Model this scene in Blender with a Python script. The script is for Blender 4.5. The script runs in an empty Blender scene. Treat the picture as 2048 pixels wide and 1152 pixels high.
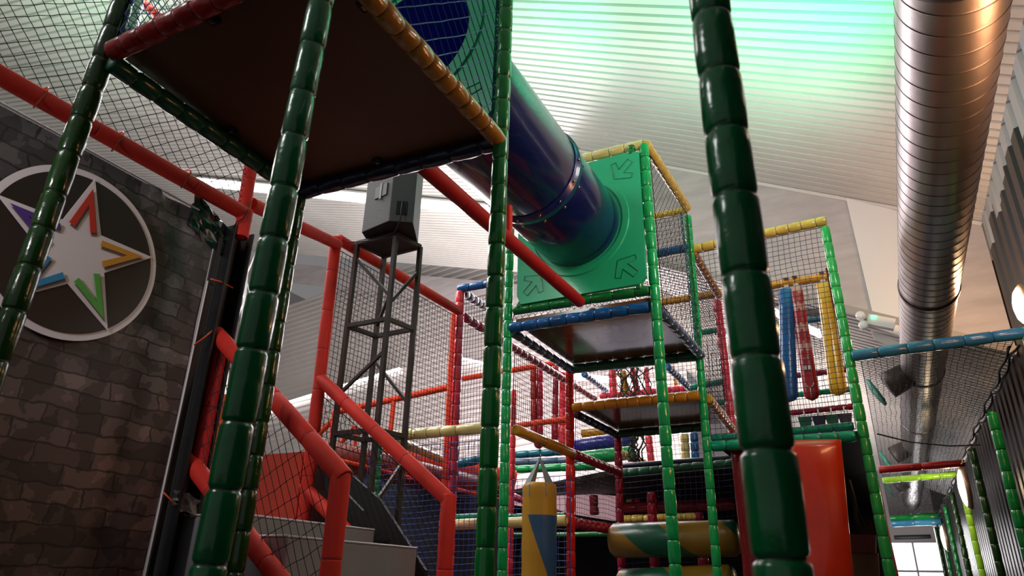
import bpy, math, random
from mathutils import Vector, Matrix
random.seed(7)
C = bpy.context.scene.collection
PI = math.pi
FLOOR = -1.5          # the eye is the origin of the place, 1.5 m above the floor

# ------------------------------------------------------------------ camera
YAW, PITCH, ROLL, FPX = math.radians(28.05), math.radians(23.18), math.radians(1.36), 1377.0
_f = Vector((-math.sin(YAW)*math.cos(PITCH), math.cos(YAW)*math.cos(PITCH), math.sin(PITCH)))
_r = Vector((math.cos(YAW), math.sin(YAW), 0)); _u = _r.cross(_f)
_R = _r*math.cos(ROLL)+_u*math.sin(ROLL); _U = -_r*math.sin(ROLL)+_u*math.cos(ROLL)
cam_d = bpy.data.cameras.new('camera'); cam = bpy.data.objects.new('camera', cam_d); C.objects.link(cam)
M = Matrix((_R, _U, -_f)).transposed().to_4x4(); cam.matrix_world = M
cam_d.sensor_width = 36; cam_d.lens = FPX/2048*36; cam_d.clip_start = .05; cam_d.clip_end = 300
cam_d.dof.use_dof = True; cam_d.dof.focus_distance = 4.6; cam_d.dof.aperture_fstop = 3.6
bpy.context.scene.camera = cam

def at(px, py, **k):
    """surveyed point: sight line of a photo point cut with a plane of the building (x=, y=, z= or pl=(n,c))"""
    d = _f + (px-1024)/FPX*_R - (py-576)/FPX*_U
    n, v = list(k.items())[0]
    if n == 'pl':
        nn, c = Vector(v[0]), v[1]; return d*(c/nn.dot(d))
    return d*(v/d['xyz'.index(n)])

# ------------------------------------------------------------------ materials
MATS = {}
def mat(name, col, rough=.4, metal=0, bump=0, bscale=30, var=0, vscale=6, coat=0, emit=None, estr=0, spec=.5, stretch=None):
    if name in MATS: return MATS[name]
    m = bpy.data.materials.new(name); m.use_nodes = True; nt = m.node_tree; N = nt.nodes; L = nt.links
    b = N['Principled BSDF']; b.inputs['Base Color'].default_value = (*col, 1)
    b.inputs['Roughness'].default_value = rough; b.inputs['Metallic'].default_value = metal
    b.inputs['Coat Weight'].default_value = coat; b.inputs['Coat Roughness'].default_value = .08
    b.inputs['Specular IOR Level'].default_value = spec
    tc = N.new('ShaderNodeTexCoord'); src = tc.outputs['Object']
    if stretch:
        mp = N.new('ShaderNodeMapping'); mp.inputs['Scale'].default_value = stretch; L.new(src, mp.inputs[0]); src = mp.outputs[0]
    if var:
        n = N.new('ShaderNodeTexNoise'); n.inputs['Scale'].default_value = vscale; n.inputs['Detail'].default_value = 4; L.new(src, n.inputs['Vector'])
        r = N.new('ShaderNodeValToRGB'); L.new(n.outputs['Fac'], r.inputs[0])
        r.color_ramp.elements[0].position = .3; r.color_ramp.elements[1].position = .7
        r.color_ramp.elements[0].color = (*[c*(1-var) for c in col], 1); r.color_ramp.elements[1].color = (*[min(1, c*(1+var)) for c in col], 1)
        L.new(r.outputs[0], b.inputs['Base Color'])
    if bump:
        n = N.new('ShaderNodeTexNoise'); n.inputs['Scale'].default_value = bscale; n.inputs['Detail'].default_value = 3; L.new(src, n.inputs['Vector'])
        bp = N.new('ShaderNodeBump'); bp.inputs['Strength'].default_value = bump; bp.inputs['Distance'].default_value = .02
        L.new(n.outputs['Fac'], bp.inputs['Height']); L.new(bp.outputs[0], b.inputs['Normal'])
    if emit:
        b.inputs['Emission Color'].default_value = (*emit, 1); b.inputs['Emission Strength'].default_value = estr
    MATS[name] = m; return m

def vinyl(name, col, rough=.22): return mat(name, col, rough, bump=.22, bscale=18, var=.14, vscale=5, coat=.35, spec=.4)
def foamm(name, col): return mat(name, col, .62, bump=.12, bscale=160, var=.08, vscale=9, spec=.3)
V = dict(
 dgreen=vinyl('deep green vinyl', (.001,.115,.032)), ogreen=vinyl('warm-lit olive vinyl', (.008,.045,.004)),  # olive has warm light put into its colour; deep green, some shade
 mgreen=vinyl('mid green vinyl', (.004,.20,.035)), green=vinyl('bright green vinyl', (.004,.40,.105)), lgreen=vinyl('light green vinyl', (.03,.46,.10)),  # bright green: part of its lightness is stronger light put into the colour
 lime=vinyl('lime vinyl', (.22,.48,.03)), teal=vinyl('teal vinyl', (.004,.33,.20)), dteal=vinyl('dark bottle green vinyl', (.004,.09,.045), .35),
 sea=vinyl('sea blue vinyl', (.004,.17,.24)),
 pink=vinyl('coral pink vinyl', (.92,.05,.09)), red=vinyl('red vinyl', (.70,.018,.012)), crim=vinyl('crimson vinyl', (.34,.008,.035)), dred=vinyl('dark red vinyl', (.36,.012,.010), .3),
 pale=vinyl('pale yellow vinyl', (.78,.66,.26)), yel=vinyl('yellow vinyl', (.80,.52,.10)), amber=vinyl('amber vinyl', (.62,.27,.02)), ochre=vinyl('ochre vinyl', (.45,.21,.035)),
 blue=vinyl('blue vinyl', (.008,.11,.36)), lblue=vinyl('light blue vinyl', (.045,.23,.44)), navy=vinyl('navy vinyl', (.008,.014,.045), .35), slate=vinyl('slate blue vinyl', (.055,.10,.20), .35),
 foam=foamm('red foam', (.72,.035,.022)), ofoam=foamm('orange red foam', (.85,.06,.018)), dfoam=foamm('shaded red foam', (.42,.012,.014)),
)
SEAM = mat('dark seam', (.01,.012,.01), .7)
BLK = mat('black cord', (.008,.008,.009), .7); NAVYC = mat('navy cord', (.015,.02,.11), .7); BLUEC = mat('blue cord', (.02,.06,.33), .6); REDC = mat('red cord', (.3,.02,.02), .6)
SEAMS = {}
def seam_of(m):
    k = m.name+' seam'
    if k not in MATS:
        c = m.node_tree.nodes['Principled BSDF'].inputs['Base Color'].default_value
        mat(k, (c[0]*.25, c[1]*.25, c[2]*.25), .5)  # darker copy of the vinyl puts groove shade into the colour
    return MATS[k]

# ------------------------------------------------------------------ mesh helpers
def obj(name, verts, faces, mats, parent=None, loc=None, smooth=True, mi=None):
    loc = Vector(loc) if loc is not None else Vector((0,0,0))
    me = bpy.data.meshes.new(name); me.from_pydata([tuple(Vector(v)-loc) for v in verts], [], faces)
    for m in (mats if isinstance(mats, (list, tuple)) else [mats]): me.materials.append(m)
    if mi: me.polygons.foreach_set('material_index', mi)
    if smooth: me.polygons.foreach_set('use_smooth', [True]*len(me.polygons))
    me.update(); o = bpy.data.objects.new(name, me); C.objects.link(o); o.location = loc
    if parent:
        o.parent = parent; o.location = loc - parent.location if loc.length else -parent.location
    return o
def tag(o, label, cat, group=None, kind=None):
    if label: o['label'] = label
    if cat: o['category'] = cat
    if group: o['group'] = group
    if kind: o['kind'] = kind
    return o
def empty(name, loc, label, cat, group=None):
    o = bpy.data.objects.new(name, None); o.location = loc; o.empty_display_size = .1; C.objects.link(o); return tag(o, label, cat, group)
def basis(d):
    d = d.normalized(); a = Vector((0,0,1)) if abs(d.z) < .9 else Vector((0,1,0))
    u = d.cross(a).normalized(); return u, d.cross(u).normalized()

class MB:
    def __init__(s): s.v=[]; s.f=[]; s.m=[]
    def add(s, v, f, mi=0):
        n=len(s.v); s.v+=v; s.f+=[tuple(i+n for i in q) for q in f]; s.m+=[mi]*len(f)
    def box(s, c, sx, sy, sz, ax=None, mi=0):
        ax = ax or (Vector((1,0,0)),Vector((0,1,0)),Vector((0,0,1))); c=Vector(c)
        v=[c+ax[0]*(i*sx/2)+ax[1]*(j*sy/2)+ax[2]*(k*sz/2) for i in(-1,1) for j in(-1,1) for k in(-1,1)]
        s.add(v,[(0,1,3,2),(4,6,7,5),(0,4,5,1),(2,3,7,6),(0,2,6,4),(1,5,7,3)],mi)
    def bar(s, a, b, w, h=None, mi=0):
        a,b=Vector(a),Vector(b); d=b-a; u,w2=basis(d); s.box((a+b)/2, d.length, w, h or w, (d.normalized(),u,w2), mi)
    def lathe(s, a, b, prof, n=20, mi=0, cap=True, mis=None):
        """prof: (t along metres, radius)"""
        a,b=Vector(a),Vector(b); d=(b-a).normalized(); u,w=basis(d); base=len(s.v)
        for t,r in prof:
            for k in range(n):
                th=2*PI*k/n; s.v.append(a+d*t+(u*math.cos(th)+w*math.sin(th))*r)
        for i in range(len(prof)-1):
            for k in range(n):
                s.f.append((base+i*n+k, base+i*n+(k+1)%n, base+(i+1)*n+(k+1)%n, base+(i+1)*n+k)); s.m.append(mis[i] if mis else mi)
        if cap:
            s.f.append(tuple(base+k for k in range(n))[::-1]); s.m.append(mi)
            s.f.append(tuple(base+(len(prof)-1)*n+k for k in range(n))); s.m.append(mi)
    def tube(s, pts, r, n=8, mi=0):
        pts=[Vector(p) for p in pts]; base=len(s.v); u=None
        for i,p in enumerate(pts):
            d=(pts[min(i+1,len(pts)-1)]-pts[max(i-1,0)]).normalized()
            if u is None: u,w=basis(d)
            else: u=(u-d*u.dot(d)).normalized(); w=d.cross(u)
            for k in range(n): s.v.append(p+(u*math.cos(2*PI*k/n)+w*math.sin(2*PI*k/n))*r)
        for i in range(len(pts)-1):
            for k in range(n): s.f.append((base+i*n+k, base+i*n+(k+1)%n, base+(i+1)*n+(k+1)%n, base+(i+1)*n+k)); s.m.append(mi)
        s.f.append(tuple(base+k for k in range(n))[::-1]); s.m.append(mi); s.f.append(tuple(base+(len(pts)-1)*n+k for k in range(n))); s.m.append(mi)
    def build(s, name, mats, parent=None, loc=None, smooth=True): return obj(name, s.v, s.f, mats, parent, loc, smooth, s.m)

def padded(name, label, cat, a, b, r, m, seg=.125, kind='vinyl', group=None, jit=.12, n=22, lump=.012):
    """steel pipe in foam sleeves: one lathe along a->b with a pinched seam between sleeves"""
    a,b=Vector(a),Vector(b); L=(b-a).length; d=(b-a)/L; u,w=basis(d); m=V[m] if isinstance(m,str) else m
    prof=[]; mis=[]
    cuts=[0]; t=0
    while t<L-seg*.6:
        t+=seg*(1+random.uniform(-jit,jit)); cuts.append(t)
    cuts[-1]=L
    if len(cuts)<2: cuts=[0,L]
    deep,full=(.86,1.0) if kind=='vinyl' else (.94,1.0)
    prof.append((0,.02)); mis.append(0)
    prof.append((0,.55)); mis.append(0)
    for i in range(len(cuts)-1):
        s0,s1=cuts[i],cuts[i+1]; q=s1-s0; e=min(.009,q*.14); g=.0028 if kind=='vinyl' else .0022
        sw=1+random.uniform(-.02,.03)
        for tt,rr,mm in ((g,deep,1),(g+e*.35,.93*sw if kind=='vinyl' else .985,0),(g+e,.985*sw,0),(q*.3,1.012*sw,0),(q*.6,1.015*sw,0),(q-g-e,.985*sw,0),(q-g-e*.35,.93*sw if kind=='vinyl' else .985,0),(q-g,deep,1 )):
            prof.append((s0+tt,rr)); mis.append(0)
        mis[-1]=1
    prof.append((L,.55)); mis.append(0); prof.append((L,.02)); mis.append(0)
    v=[];f=[];mi=[]
    ph=[random.uniform(0,6) for _ in range(4)]
    for t,rr in prof:
        for k in range(n):
            th=2*PI*k/n
            q=1+(lump*(math.sin(3*th+ph[0]+t*23)+.7*math.sin(2*th+ph[1]-t*37)+.6*math.sin(5*th+ph[2]+t*61)) if kind=='vinyl' and rr>.6 else 0)
            v.append(a+d*t+(u*math.cos(th)+w*math.sin(th))*(r*rr*q))
    for i in range(len(prof)-1):
        for k in range(n):
            f.append((i*n+k,i*n+(k+1)%n,(i+1)*n+(k+1)%n,(i+1)*n+k)); mi.append(mis[i])
    o=obj(name,v,f,[m,seam_of(m)],None,a,True,mi)
    return tag(o,label,cat,group)
def post(label, a, top, bottom_z, r, m, **k):
    """upright: through surveyed point(s); runs to the floor"""
    a=Vector(a)
    return padded('padded_post', label, 'post', top, a, r, m, **k)
def down(p, q, z=FLOOR):
    """extend line p->q down to height z"""
    p,q=Vector(p),Vector(q); t=(z-p.z)/(q.z-p.z); return p+(q-p)*t

def net(label, cor, cell, m, diamond=False, r=.0016, wob=.12, name='safety_net', knot=False, group=None, sag=0, skew=None, cat='net'):
    a,b,c,d=[Vector(p) for p in cor]       # a-b top edge, d-c bottom edge
    U=(b-a).length; W=(d-a).length; nu=max(2,round(U/cell)); nv=max(2,round(W/cell)); rnd=random.Random(sum(map(ord,label))); r*=1.2
    nrm=(b-a).cross(d-a).normalized()
    ph=[rnd.uniform(0,6) for _ in range(3)]
    def P(i,j):
        s,t=i/nu,j/nv; p=(a*(1-s)+b*s)*(1-t)+(d*(1-s)+c*s)*t
        w=wob*cell
        e=min(s,1-s,t,1-t)*6; e=min(1,e)
        p=p+nrm*(sag*math.sin(PI*s)*math.sin(PI*t))+(b-a).normalized()*(w*e*(rnd.uniform(-1,1)*.5+math.sin(j*.5+i*.2+ph[0])))+(d-a).normalized()*(w*e*(rnd.uniform(-1,1)*.5+math.sin(i*.37+j*.15+ph[1])))
        return p
    v=[];f=[]
    def edge(p,q):
        dd=(q-p)
        if dd.length<1e-5: return
        x,y=basis(dd); n=len(v)
        for pt in (p,q):
            for k in range(3):
                th=2*PI*k/3; v.append(pt+(x*math.cos(th)+y*math.sin(th))*r)
        f.extend(((n,n+1,n+4,n+3),(n+1,n+2,n+5,n+4),(n+2,n,n+3,n+5)))
    G={}
    for j in range(nv+1):
        for i in range(nu+1):
            if not diamond or (i+j)%2==0: G[i,j]=P(i,j)
    for (i,j),p in G.items():
        if diamond:
            for di in (-1,1):
                q=G.get((i+di,j+1))
                if q: edge(p,q)
        else:
            for e in ((i+1,j),(i,j+1)):
                q=G.get(e)
                if q: edge(p,q)
        if knot:
            n=len(v); k=r*2.0
            v.extend([p+Vector(x)*k for x in ((1,0,0),(-1,0,0),(0,1,0),(0,-1,0),(0,0,1),(0,0,-1))])
            f.extend([(n,n+2,n+4),(n+2,n+1,n+4),(n+1,n+3,n+4),(n+3,n,n+4),(n+2,n,n+5),(n+1,n+2,n+5),(n+3,n+1,n+5),(n,n+3,n+5)])
    if cat:                                # border rope
        for p,q in ((a,b),(b,c),(c,d),(d,a)):
            r0=r; r=r*1.7; edge(p,q); r=r0
    o=obj(name,v,f,m,None,a,False); return tag(o,label,cat,group)

def slab(name, quad, th, m, parent=None, nrm=None, loc=None, smooth=False, mi=None):
    q=[Vector(p) for p in quad]; n=nrm or (q[1]-q[0]).cross(q[3]-q[0]).normalized(); n=Vector(n)
    v=q+[p+n*th for p in q]
    return obj(name, v, [(0,3,2,1),(4,5,6,7),(0,1,5,4),(1,2,6,5),(2,3,7,6),(3,0,4,7)], m, parent, loc, smooth, mi)

# ================================================================== SETTING
wht = mat('pale corrugated steel', (.60,.575,.545), .33, var=.10, vscale=.6, spec=.5)
plaster = mat('mottled plaster', (.50,.455,.45), .8, bump=.3, bscale=9, var=.12, vscale=3.5, stretch=(.5,1,2))
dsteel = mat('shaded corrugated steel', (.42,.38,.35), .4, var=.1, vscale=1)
def corrug(name, p0, run, along, n, pitch, depth, m, nrm, flat=.55):
    """sheet of trapezoid ribs: ribs follow `run`, repeated n times in direction `along`"""
    p0,run,al,nrm=Vector(p0),Vector(run),Vector(along).normalized(),Vector(nrm)
    v=[];f=[]
    prof=[]
    for i in range(n):
        b=i*pitch; prof+=[(b,0),(b+pitch*flat,0),(b+pitch*(flat+.07),depth),(b+pitch*.93,depth)]
    prof.append((n*pitch,0))
    for t,h in prof: v+= [p0+al*t+nrm*h, p0+al*t+nrm*h+run]
    for i in range(len(prof)-1): f.append((2*i,2*i+1,2*i+3,2*i+2))
    o=obj(name,v,f,m,None,None,False); o['kind']='structure'; return o
KX,KZ=-4.2,7.2
def rz(x): return KZ-.5*(x-KX) if x>KX else KZ-.27*(x-KX)
WX=1.62
# nearer steep roof slope on the right, long shallow slope on the left
corrug('ceiling', (WX,-1.5,rz(WX)), (KX-WX,0,rz(KX)-rz(WX)), (0,1,0), 73, .15, .050, wht, (0.447,0,0.894), .66)
corrug('ceiling', (KX,-1.5,rz(KX)), (-20,0,5.4), (0,1,0), 111, .16, .045, wht, (.26,0,.96), .66)
YH,YL=9.45,17.35
# gable header closing the steep slope; its lower edge follows the lower roof
def quadobj(name, pts, m, kind='structure'):
    o=obj(name,pts,[tuple(range(len(pts)))],m,None,None,False); o['kind']=kind; return o
hz=lambda x: 2.99-.47*(x-.82)
quadobj('trim_1', [(KX,YH,rz(KX)),(WX,YH,rz(WX)),(WX,YH,hz(WX)),(KX,YH,hz(KX))], plaster)
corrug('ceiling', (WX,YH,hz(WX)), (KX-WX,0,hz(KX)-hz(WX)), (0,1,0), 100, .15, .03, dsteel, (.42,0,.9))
bm=MB(); bm.bar((WX,YH-.03,hz(WX)-.02),(KX,YH-.03,hz(KX)-.02),.05,.10); o=bm.build('trim_2',mat('grey flashing',(.35,.32,.30),.5),smooth=False); o['kind']='structure'
bm=MB(); bm.bar((WX,YH-.02,rz(WX)-.03),(KX,YH-.02,rz(KX)-.03),.03,.05); o=bm.build('trim_3',mat('pale flashing',(.7,.66,.63),.5),smooth=False); o['kind']='structure'
# left header at the far end of the shallow slope
_p=at(900,602,y=YL); LZ=lambda x: rz(x)-(rz(_p.x)-_p.z)
quadobj('trim_4', [(KX-20,YL,rz(KX-20)),(KX,YL,rz(KX)),(KX,YL,LZ(KX)),(KX-20,YL,LZ(KX-20))], plaster)
YW=YL+.6
corrug('wall_back', (KX,YW,-1.4), (-20,0,-2.2), (0,0,1), 64, .20, .03, mat('dim corrugated steel',(.54,.50,.48),.42,var=.12,vscale=.5), (0,-1,0))
# right wall: dark ribbed cladding, pale strip under the roof with a stepped painted edge
def wallmat():
    m=mat('ribbed wall paint',(.02,.015,.013),.38,spec=.3); nt=m.node_tree;N=nt.nodes;L=nt.links;b=N['Principled BSDF']
    tc=N.new('ShaderNodeTexCoord'); sp=N.new('ShaderNodeSeparateXYZ'); L.new(tc.outputs['Object'],sp.inputs[0])
    def mth(op,a,bv,c=None):
        n=N.new('ShaderNodeMath'); n.operation=op
        for i,x in enumerate((a,bv)):
            if x is None: continue
            if isinstance(x,(int,float)): n.inputs[i].default_value=x
            else: L.new(x,n.inputs[i])
        return n.outputs[0]
    st=mth('MULTIPLY',mth('FLOOR',mth('DIVIDE',sp.outputs['Y'],.45),None),.45)
    cmb=N.new('ShaderNodeCombineXYZ'); L.new(st,cmb.inputs[1])
    nz=N.new('ShaderNodeTexNoise'); nz.inputs['Scale'].default_value=.9; L.new(cmb.outputs[0],nz.inputs['Vector'])
    edge=mth('ADD',mth('MULTIPLY',nz.outputs['Fac'],1.2),3.35)
    f=mth('GREATER_THAN',sp.outputs['Z'],edge)
    mx=N.new('ShaderNodeMix'); mx.data_type='RGBA'; L.new(f,mx.inputs['Factor'])
    mx.inputs['A'].default_value=(.009,.006,.006,1); mx.inputs['B'].default_value=(.33,.34,.34,1)
    L.new(mx.outputs['Result'],b.inputs['Base Color']); return m
corrug('wall_right', (WX,-1.5,FLOOR), (0,0,rz(WX)-FLOOR+.02), (0,1,0), 96, .38, .04, wallmat(), (1,0,0), .55)
quadobj('floor',[(-24,-6,FLOOR),(WX,-6,FLOOR),(WX,35,FLOOR),(-24,35,FLOOR)],mat('dark rubber floor',(.05,.045,.045),.6,bump=.1,bscale=40,var=.2,vscale=2))
quadobj('wall_left',[(-22.6,-6,FLOOR),(-22.6,35,FLOOR),(-22.6,35,12),(-22.6,-6,12)],mat('grey wall',(.36,.34,.33),.7,var=.1,vscale=.5))
quadobj('wall_back',[(-24,34,FLOOR),(WX,34,FLOOR),(WX,34,9),(-24,34,9)],mat('far wall paint',(.5,.46,.45),.7,var=.08,vscale=.7))
# bright glazed end of the aisle
win=quadobj('window_1',[(-.3,27,FLOOR),(1.25,27,FLOOR),(1.25,27,1.5),(-.3,27,1.5)],mat('daylight glass',(.9,.9,.95),.2,emit=(1,.98,1),estr=3.2))
bm=MB()
for x in (-.3,.5,1.25): bm.bar((x,26.95,FLOOR),(x,26.95,1.5),.06)
for z in (.62,1.5): bm.bar((-.3,26.95,z),(1.25,26.95,z),.07)
o=bm.build('window_frame',mat('window frame grey',(.35,.33,.36),.5),parent=win,smooth=False)

STRIP=mat('strip lamp',(1,1,1),.3,emit=(1,.97,.97),estr=5.0)
def strip(label,a,b,w=.35,h=.08):
    a,b=Vector(a),Vector(b); o=empty('ceiling_light',(a+b)/2,label,'ceiling light')
    bm=MB(); bm.bar(a+Vector((0,0,h/2)),b+Vector((0,0,h/2)),w*1.1,h*.6); bm.build('housing',mat('lamp housing',(.6,.58,.58),.5),o,a,False)
    bm=MB(); bm.bar(a,b,w,.04); bm.build('diffuser',STRIP,o,a,False)
pr_=((.27,0,1),KZ+.27*KX)
n_=Vector((.26,0,.96))*-.12
strip('long bright strip light crossing the ceiling behind the speaker', at(352,352,pl=pr_)+n_, at(1075,421,pl=pr_)+n_, .45)
strip('slanting strip light low at left, behind the red stair rails', at(500,828,y=YW-.15), at(800,737,y=YW-.15), .17,.05)
strip('strip light seen through the net between pink and green posts', at(905,712,y=YW-.15), at(1010,735,y=YW-.15), .15,.05)
strip('bright tube light behind the net of the right hand tower top', at(1300,500,y=10.2), at(1640,668,y=10.2), .34)
strip('tube light glowing behind the blue and green crossing beams', at(1140,752,y=13.5), at(1300,768,y=13.5), .5)
strip('tube light low behind the climbing net', at(1300,800,y=14), at(1480,838,y=14), .4)

# white sheet fixed to the header
q=[at(1692,396,y=9.40),at(1830,430,y=9.40),at(1860,690,y=9.40),at(1752,655,y=9.40)]
o=slab('white_board',q,.03,mat('white board',(.80,.77,.77),.6)); tag(o,'plain white sheet fixed to the gable beside the metal duct','panel')

# emergency light under the header
c0=at(1762,645,y=9.1)
o=empty('emergency_light',c0,'white emergency light with twin lamp heads under the gable edge','emergency light')
bm=MB(); bm.box(c0,.30,.10,.13,(Vector((.93,0,-.36)),Vector((0,1,0)),Vector((.36,0,.93)))); bm.build('housing',mat('white plastic',(.7,.66,.66),.4),o,c0,False)
for i,(px,py) in enumerate(((1721,633),(1727,652))):
    c=at(px,py,y=9.05); bm=MB(); bm.lathe(c+Vector((0,.06,0)),c-Vector((0,.06,0)),[(0,.03),(.04,.05),(.11,.055),(.12,.045)],14); bm.build('lamp_head',mat('clear lens',(.8,.78,.78),.1,spec=.8),o,c)
bm=MB()
for px in (1745,1750): bm.box(at(px,633,y=9.03),.03,.01,.03)
bm.build('indicator',mat('green led',(.1,1,.4),.4,emit=(.1,1,.5),estr=4),o,c0,False)
o=slab('exit_sign',[at(1742,660,y=9.2),at(1812,690,y=9.2),at(1808,705,y=9.2),at(1748,678,y=9.2)],.04,mat('sign face',(.5,.46,.45),.5)); tag(o,'pale blank sign box hanging below the emergency light','sign')

# ------------------------------------------------------------------ duct
steel=mat('galvanised duct',(.50,.47,.47),.34,metal=1,bump=.05,bscale=14,stretch=(1,1,1),var=.12,vscale=3)
def duct():
    D=2.74; ang=math.radians(14.35); cx,cz=D*math.sin(ang),D*math.cos(ang); r=.246; pitch=.147; n=64; y0,y1=-1.5,26
    o=empty('ventilation_duct',(cx,y0,cz),'large round spiral-seam metal air duct running along the right wall','duct')
    N=int((y1-y0)/pitch); v=[];f=[];mi=[]
    prof=((0,0),(.015,0),(.035,.0022),(.065,.0022),(.085,0),(.105,0),(.5,0),(.985,0))
    rows=[(i+a,b) for i in range(N) for a,b in prof]
    for t,h in rows:
        for k in range(n+1):
            th=2*PI*k/n; v.append((cx+(r+h)*math.cos(th),y0+(t+k/n)*pitch,cz+(r+h)*math.sin(th)))
    for i in range(len(rows)-1):
        for k in range(n):
            f.append((i*(n+1)+k,(i+1)*(n+1)+k,(i+1)*(n+1)+k+1,i*(n+1)+k+1)); mi.append(1 if i%8 in (1,2,3) else 0)
    obj('spiral_tube',v,f,[steel,mat('duct seam',(.10,.09,.09),.45,metal=1)],o,(cx,y0,cz),True,mi)
    for y in (2.9,7.05,10.0,13.2,17):
        bm=MB(); bm.lathe((cx,y-.03,cz),(cx,y+.03,cz),[(0,r+.002),(.008,r+.011),(.052,r+.011),(.06,r+.002)],48,cap=False); bm.build('joint_collar',mat('collar',(.14,.12,.12),.4,metal=1),o,(cx,y,cz))
    for i,(px,py,y) in enumerate(((1800,762,9.9),(1795,905,15.5),(1800,985,20.5))):
        c=Vector((cx-.26,y,cz-.13)); t=empty('duct_outlet',c,['dark air outlet with teal disc on the duct, nearest of three','second air outlet on the duct, behind the net above the red beam','farthest dark air outlet on the duct near the bright window'][i],'air outlet')
        bm=MB(); bm.lathe(c+Vector((.1,0,.05)),c+Vector((-.25,0,-.12)),[(0,.15),(.2,.17),(.3,.17)],20); bm.build('nozzle',mat('outlet dark metal',(.07,.06,.06),.5,metal=.3),t,c)
        c2=c+Vector((-.30,0,-.145)); bm=MB(); bm.lathe(c2,c2+Vector((-.05,0,-.025)),[(0,.19),(.02,.2),(.03,.19),(.05,.1),(.052,.01)],24); bm.build('disc',mat('teal disc',(.03,.28,.20),.4),t,c2)
duct()

# wall lamps
for c,h,lab in (((1.50,8.057,2.68),.42,'bright wall lamp at the right edge above the light blue beam'),((1.07,13.1,1.52),.62,'oval wall lamp glowing on the dark ribbed wall'),((1.07,20.8,1.25),.62,'farthest oval wall lamp by the bright window')):
    c=Vector(c); o=empty('wall_lamp',c,lab,'wall lamp')
    bm=MB(); bm.lathe(c+Vector((.09,0,0)),c,[(0,h*.52),(.05,h*.52),(.07,h*.48)],28); bm.build('rim',mat('lamp rim',(.4,.3,.2),.4,metal=.6),o,c)
    bm=MB(); bm.lathe(c+Vector((.04,0,0)),c-Vector((.06,0,0)),[(0,h*.44),(.03,h*.44),(.06,h*.34),(.08,h*.15),(.085,.01)],28); bm.build('diffuser',mat('warm lamp',(1,.9,.7),.3,emit=(1,.80,.48),estr=9),o,c)

# ================================================================== FRONT TOWER
H1=2.0
A=at(222,112,z=H1); B=at(656,-101,z=H1); Cn=at(999,283,z=H1); D=at(598,385,z=H1)
g='corner posts of the front tower'
def seg2(p1,p2,y,ztop):
    a=at(*p1,y=y); b=at(*p2,y=y); return down(a,b,ztop),down(a,b,FLOOR)
t,b=seg2((218,82),(20,645),A.y,3.6)
padded('padded_post','dark olive green padded post at far left, crossing the star emblem','post',t,b,.042,'ogreen',seg=.168)
t,b=seg2((643,0),(434,1055),B.y,3.6)
padded('padded_post','big glossy green padded post left of centre, in front of the plywood deck','post',t,b,.041,'dgreen',seg=.180)
t,b=seg2((1011,34),(969,1140),Cn.y,3.6)
padded('padded_post','green padded post at the right corner of the plywood deck','post',t,b,.039,'mgreen',seg=.165)
t,b=seg2((597,397),(484,1065),D.y,3.6)
padded('padded_post','narrow olive green post half hidden behind the big green one','post',t,b,.040,'ogreen',seg=.165)
t,b=seg2((1418.6,0),(1567,1152),1.24,2.6)
padded('padded_post','nearest padded post, dark green, blurred, right of centre','post',t,b,.045,'dgreen',seg=.160)
zup=Vector((0,0,1))
padded('padded_beam','wrinkled dark red padded beam along the near edge of the plywood deck','beam',A+Vector((-.0,0,.02)),B+zup*.02,.043,'dred',seg=.11,lump=.03)
padded('padded_beam','amber padded beam along the right edge of the plywood deck','beam',B+zup*.0,Cn+zup*.0,.045,'ochre',seg=.10,lump=.03)
padded('padded_beam','dark green padded beam along the left edge of the plywood deck','beam',A-zup*.03,D,.042,'dteal',seg=.13,lump=.02)
padded('padded_beam','dark navy padded beam along the back edge of the plywood deck','beam',D,Cn,.045,'navy',seg=.16,lump=.03)
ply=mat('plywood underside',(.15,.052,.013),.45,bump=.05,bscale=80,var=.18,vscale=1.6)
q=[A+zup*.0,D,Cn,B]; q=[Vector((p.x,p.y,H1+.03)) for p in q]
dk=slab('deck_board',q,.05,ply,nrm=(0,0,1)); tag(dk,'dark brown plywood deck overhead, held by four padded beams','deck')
for p,dx in ((A.lerp(D,.52),Vector((.055,0,0))),(D.lerp(Cn,.46),Vector((0,-.06,0))),(B.lerp(Cn,.22),Vector((-.06,0,0))),(A.lerp(B,.45),Vector((0,.06,0)))):
    c=Vector((p.x,p.y,H1+.02))+dx; bm=MB(); bm.box(c,.05,.05,.012); bm.box(c-Vector((0,0,.008)),.022,.022,.008,mi=1); bm.lathe(c-Vector((0,0,.01)),c-Vector((0,0,.016)),[(0,.008),(.006,.006)],8,mi=1)
    bm.build('bracket',[BLK,mat('bolt',(.25,.22,.2),.35,metal=1)],dk,smooth=False)
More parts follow.
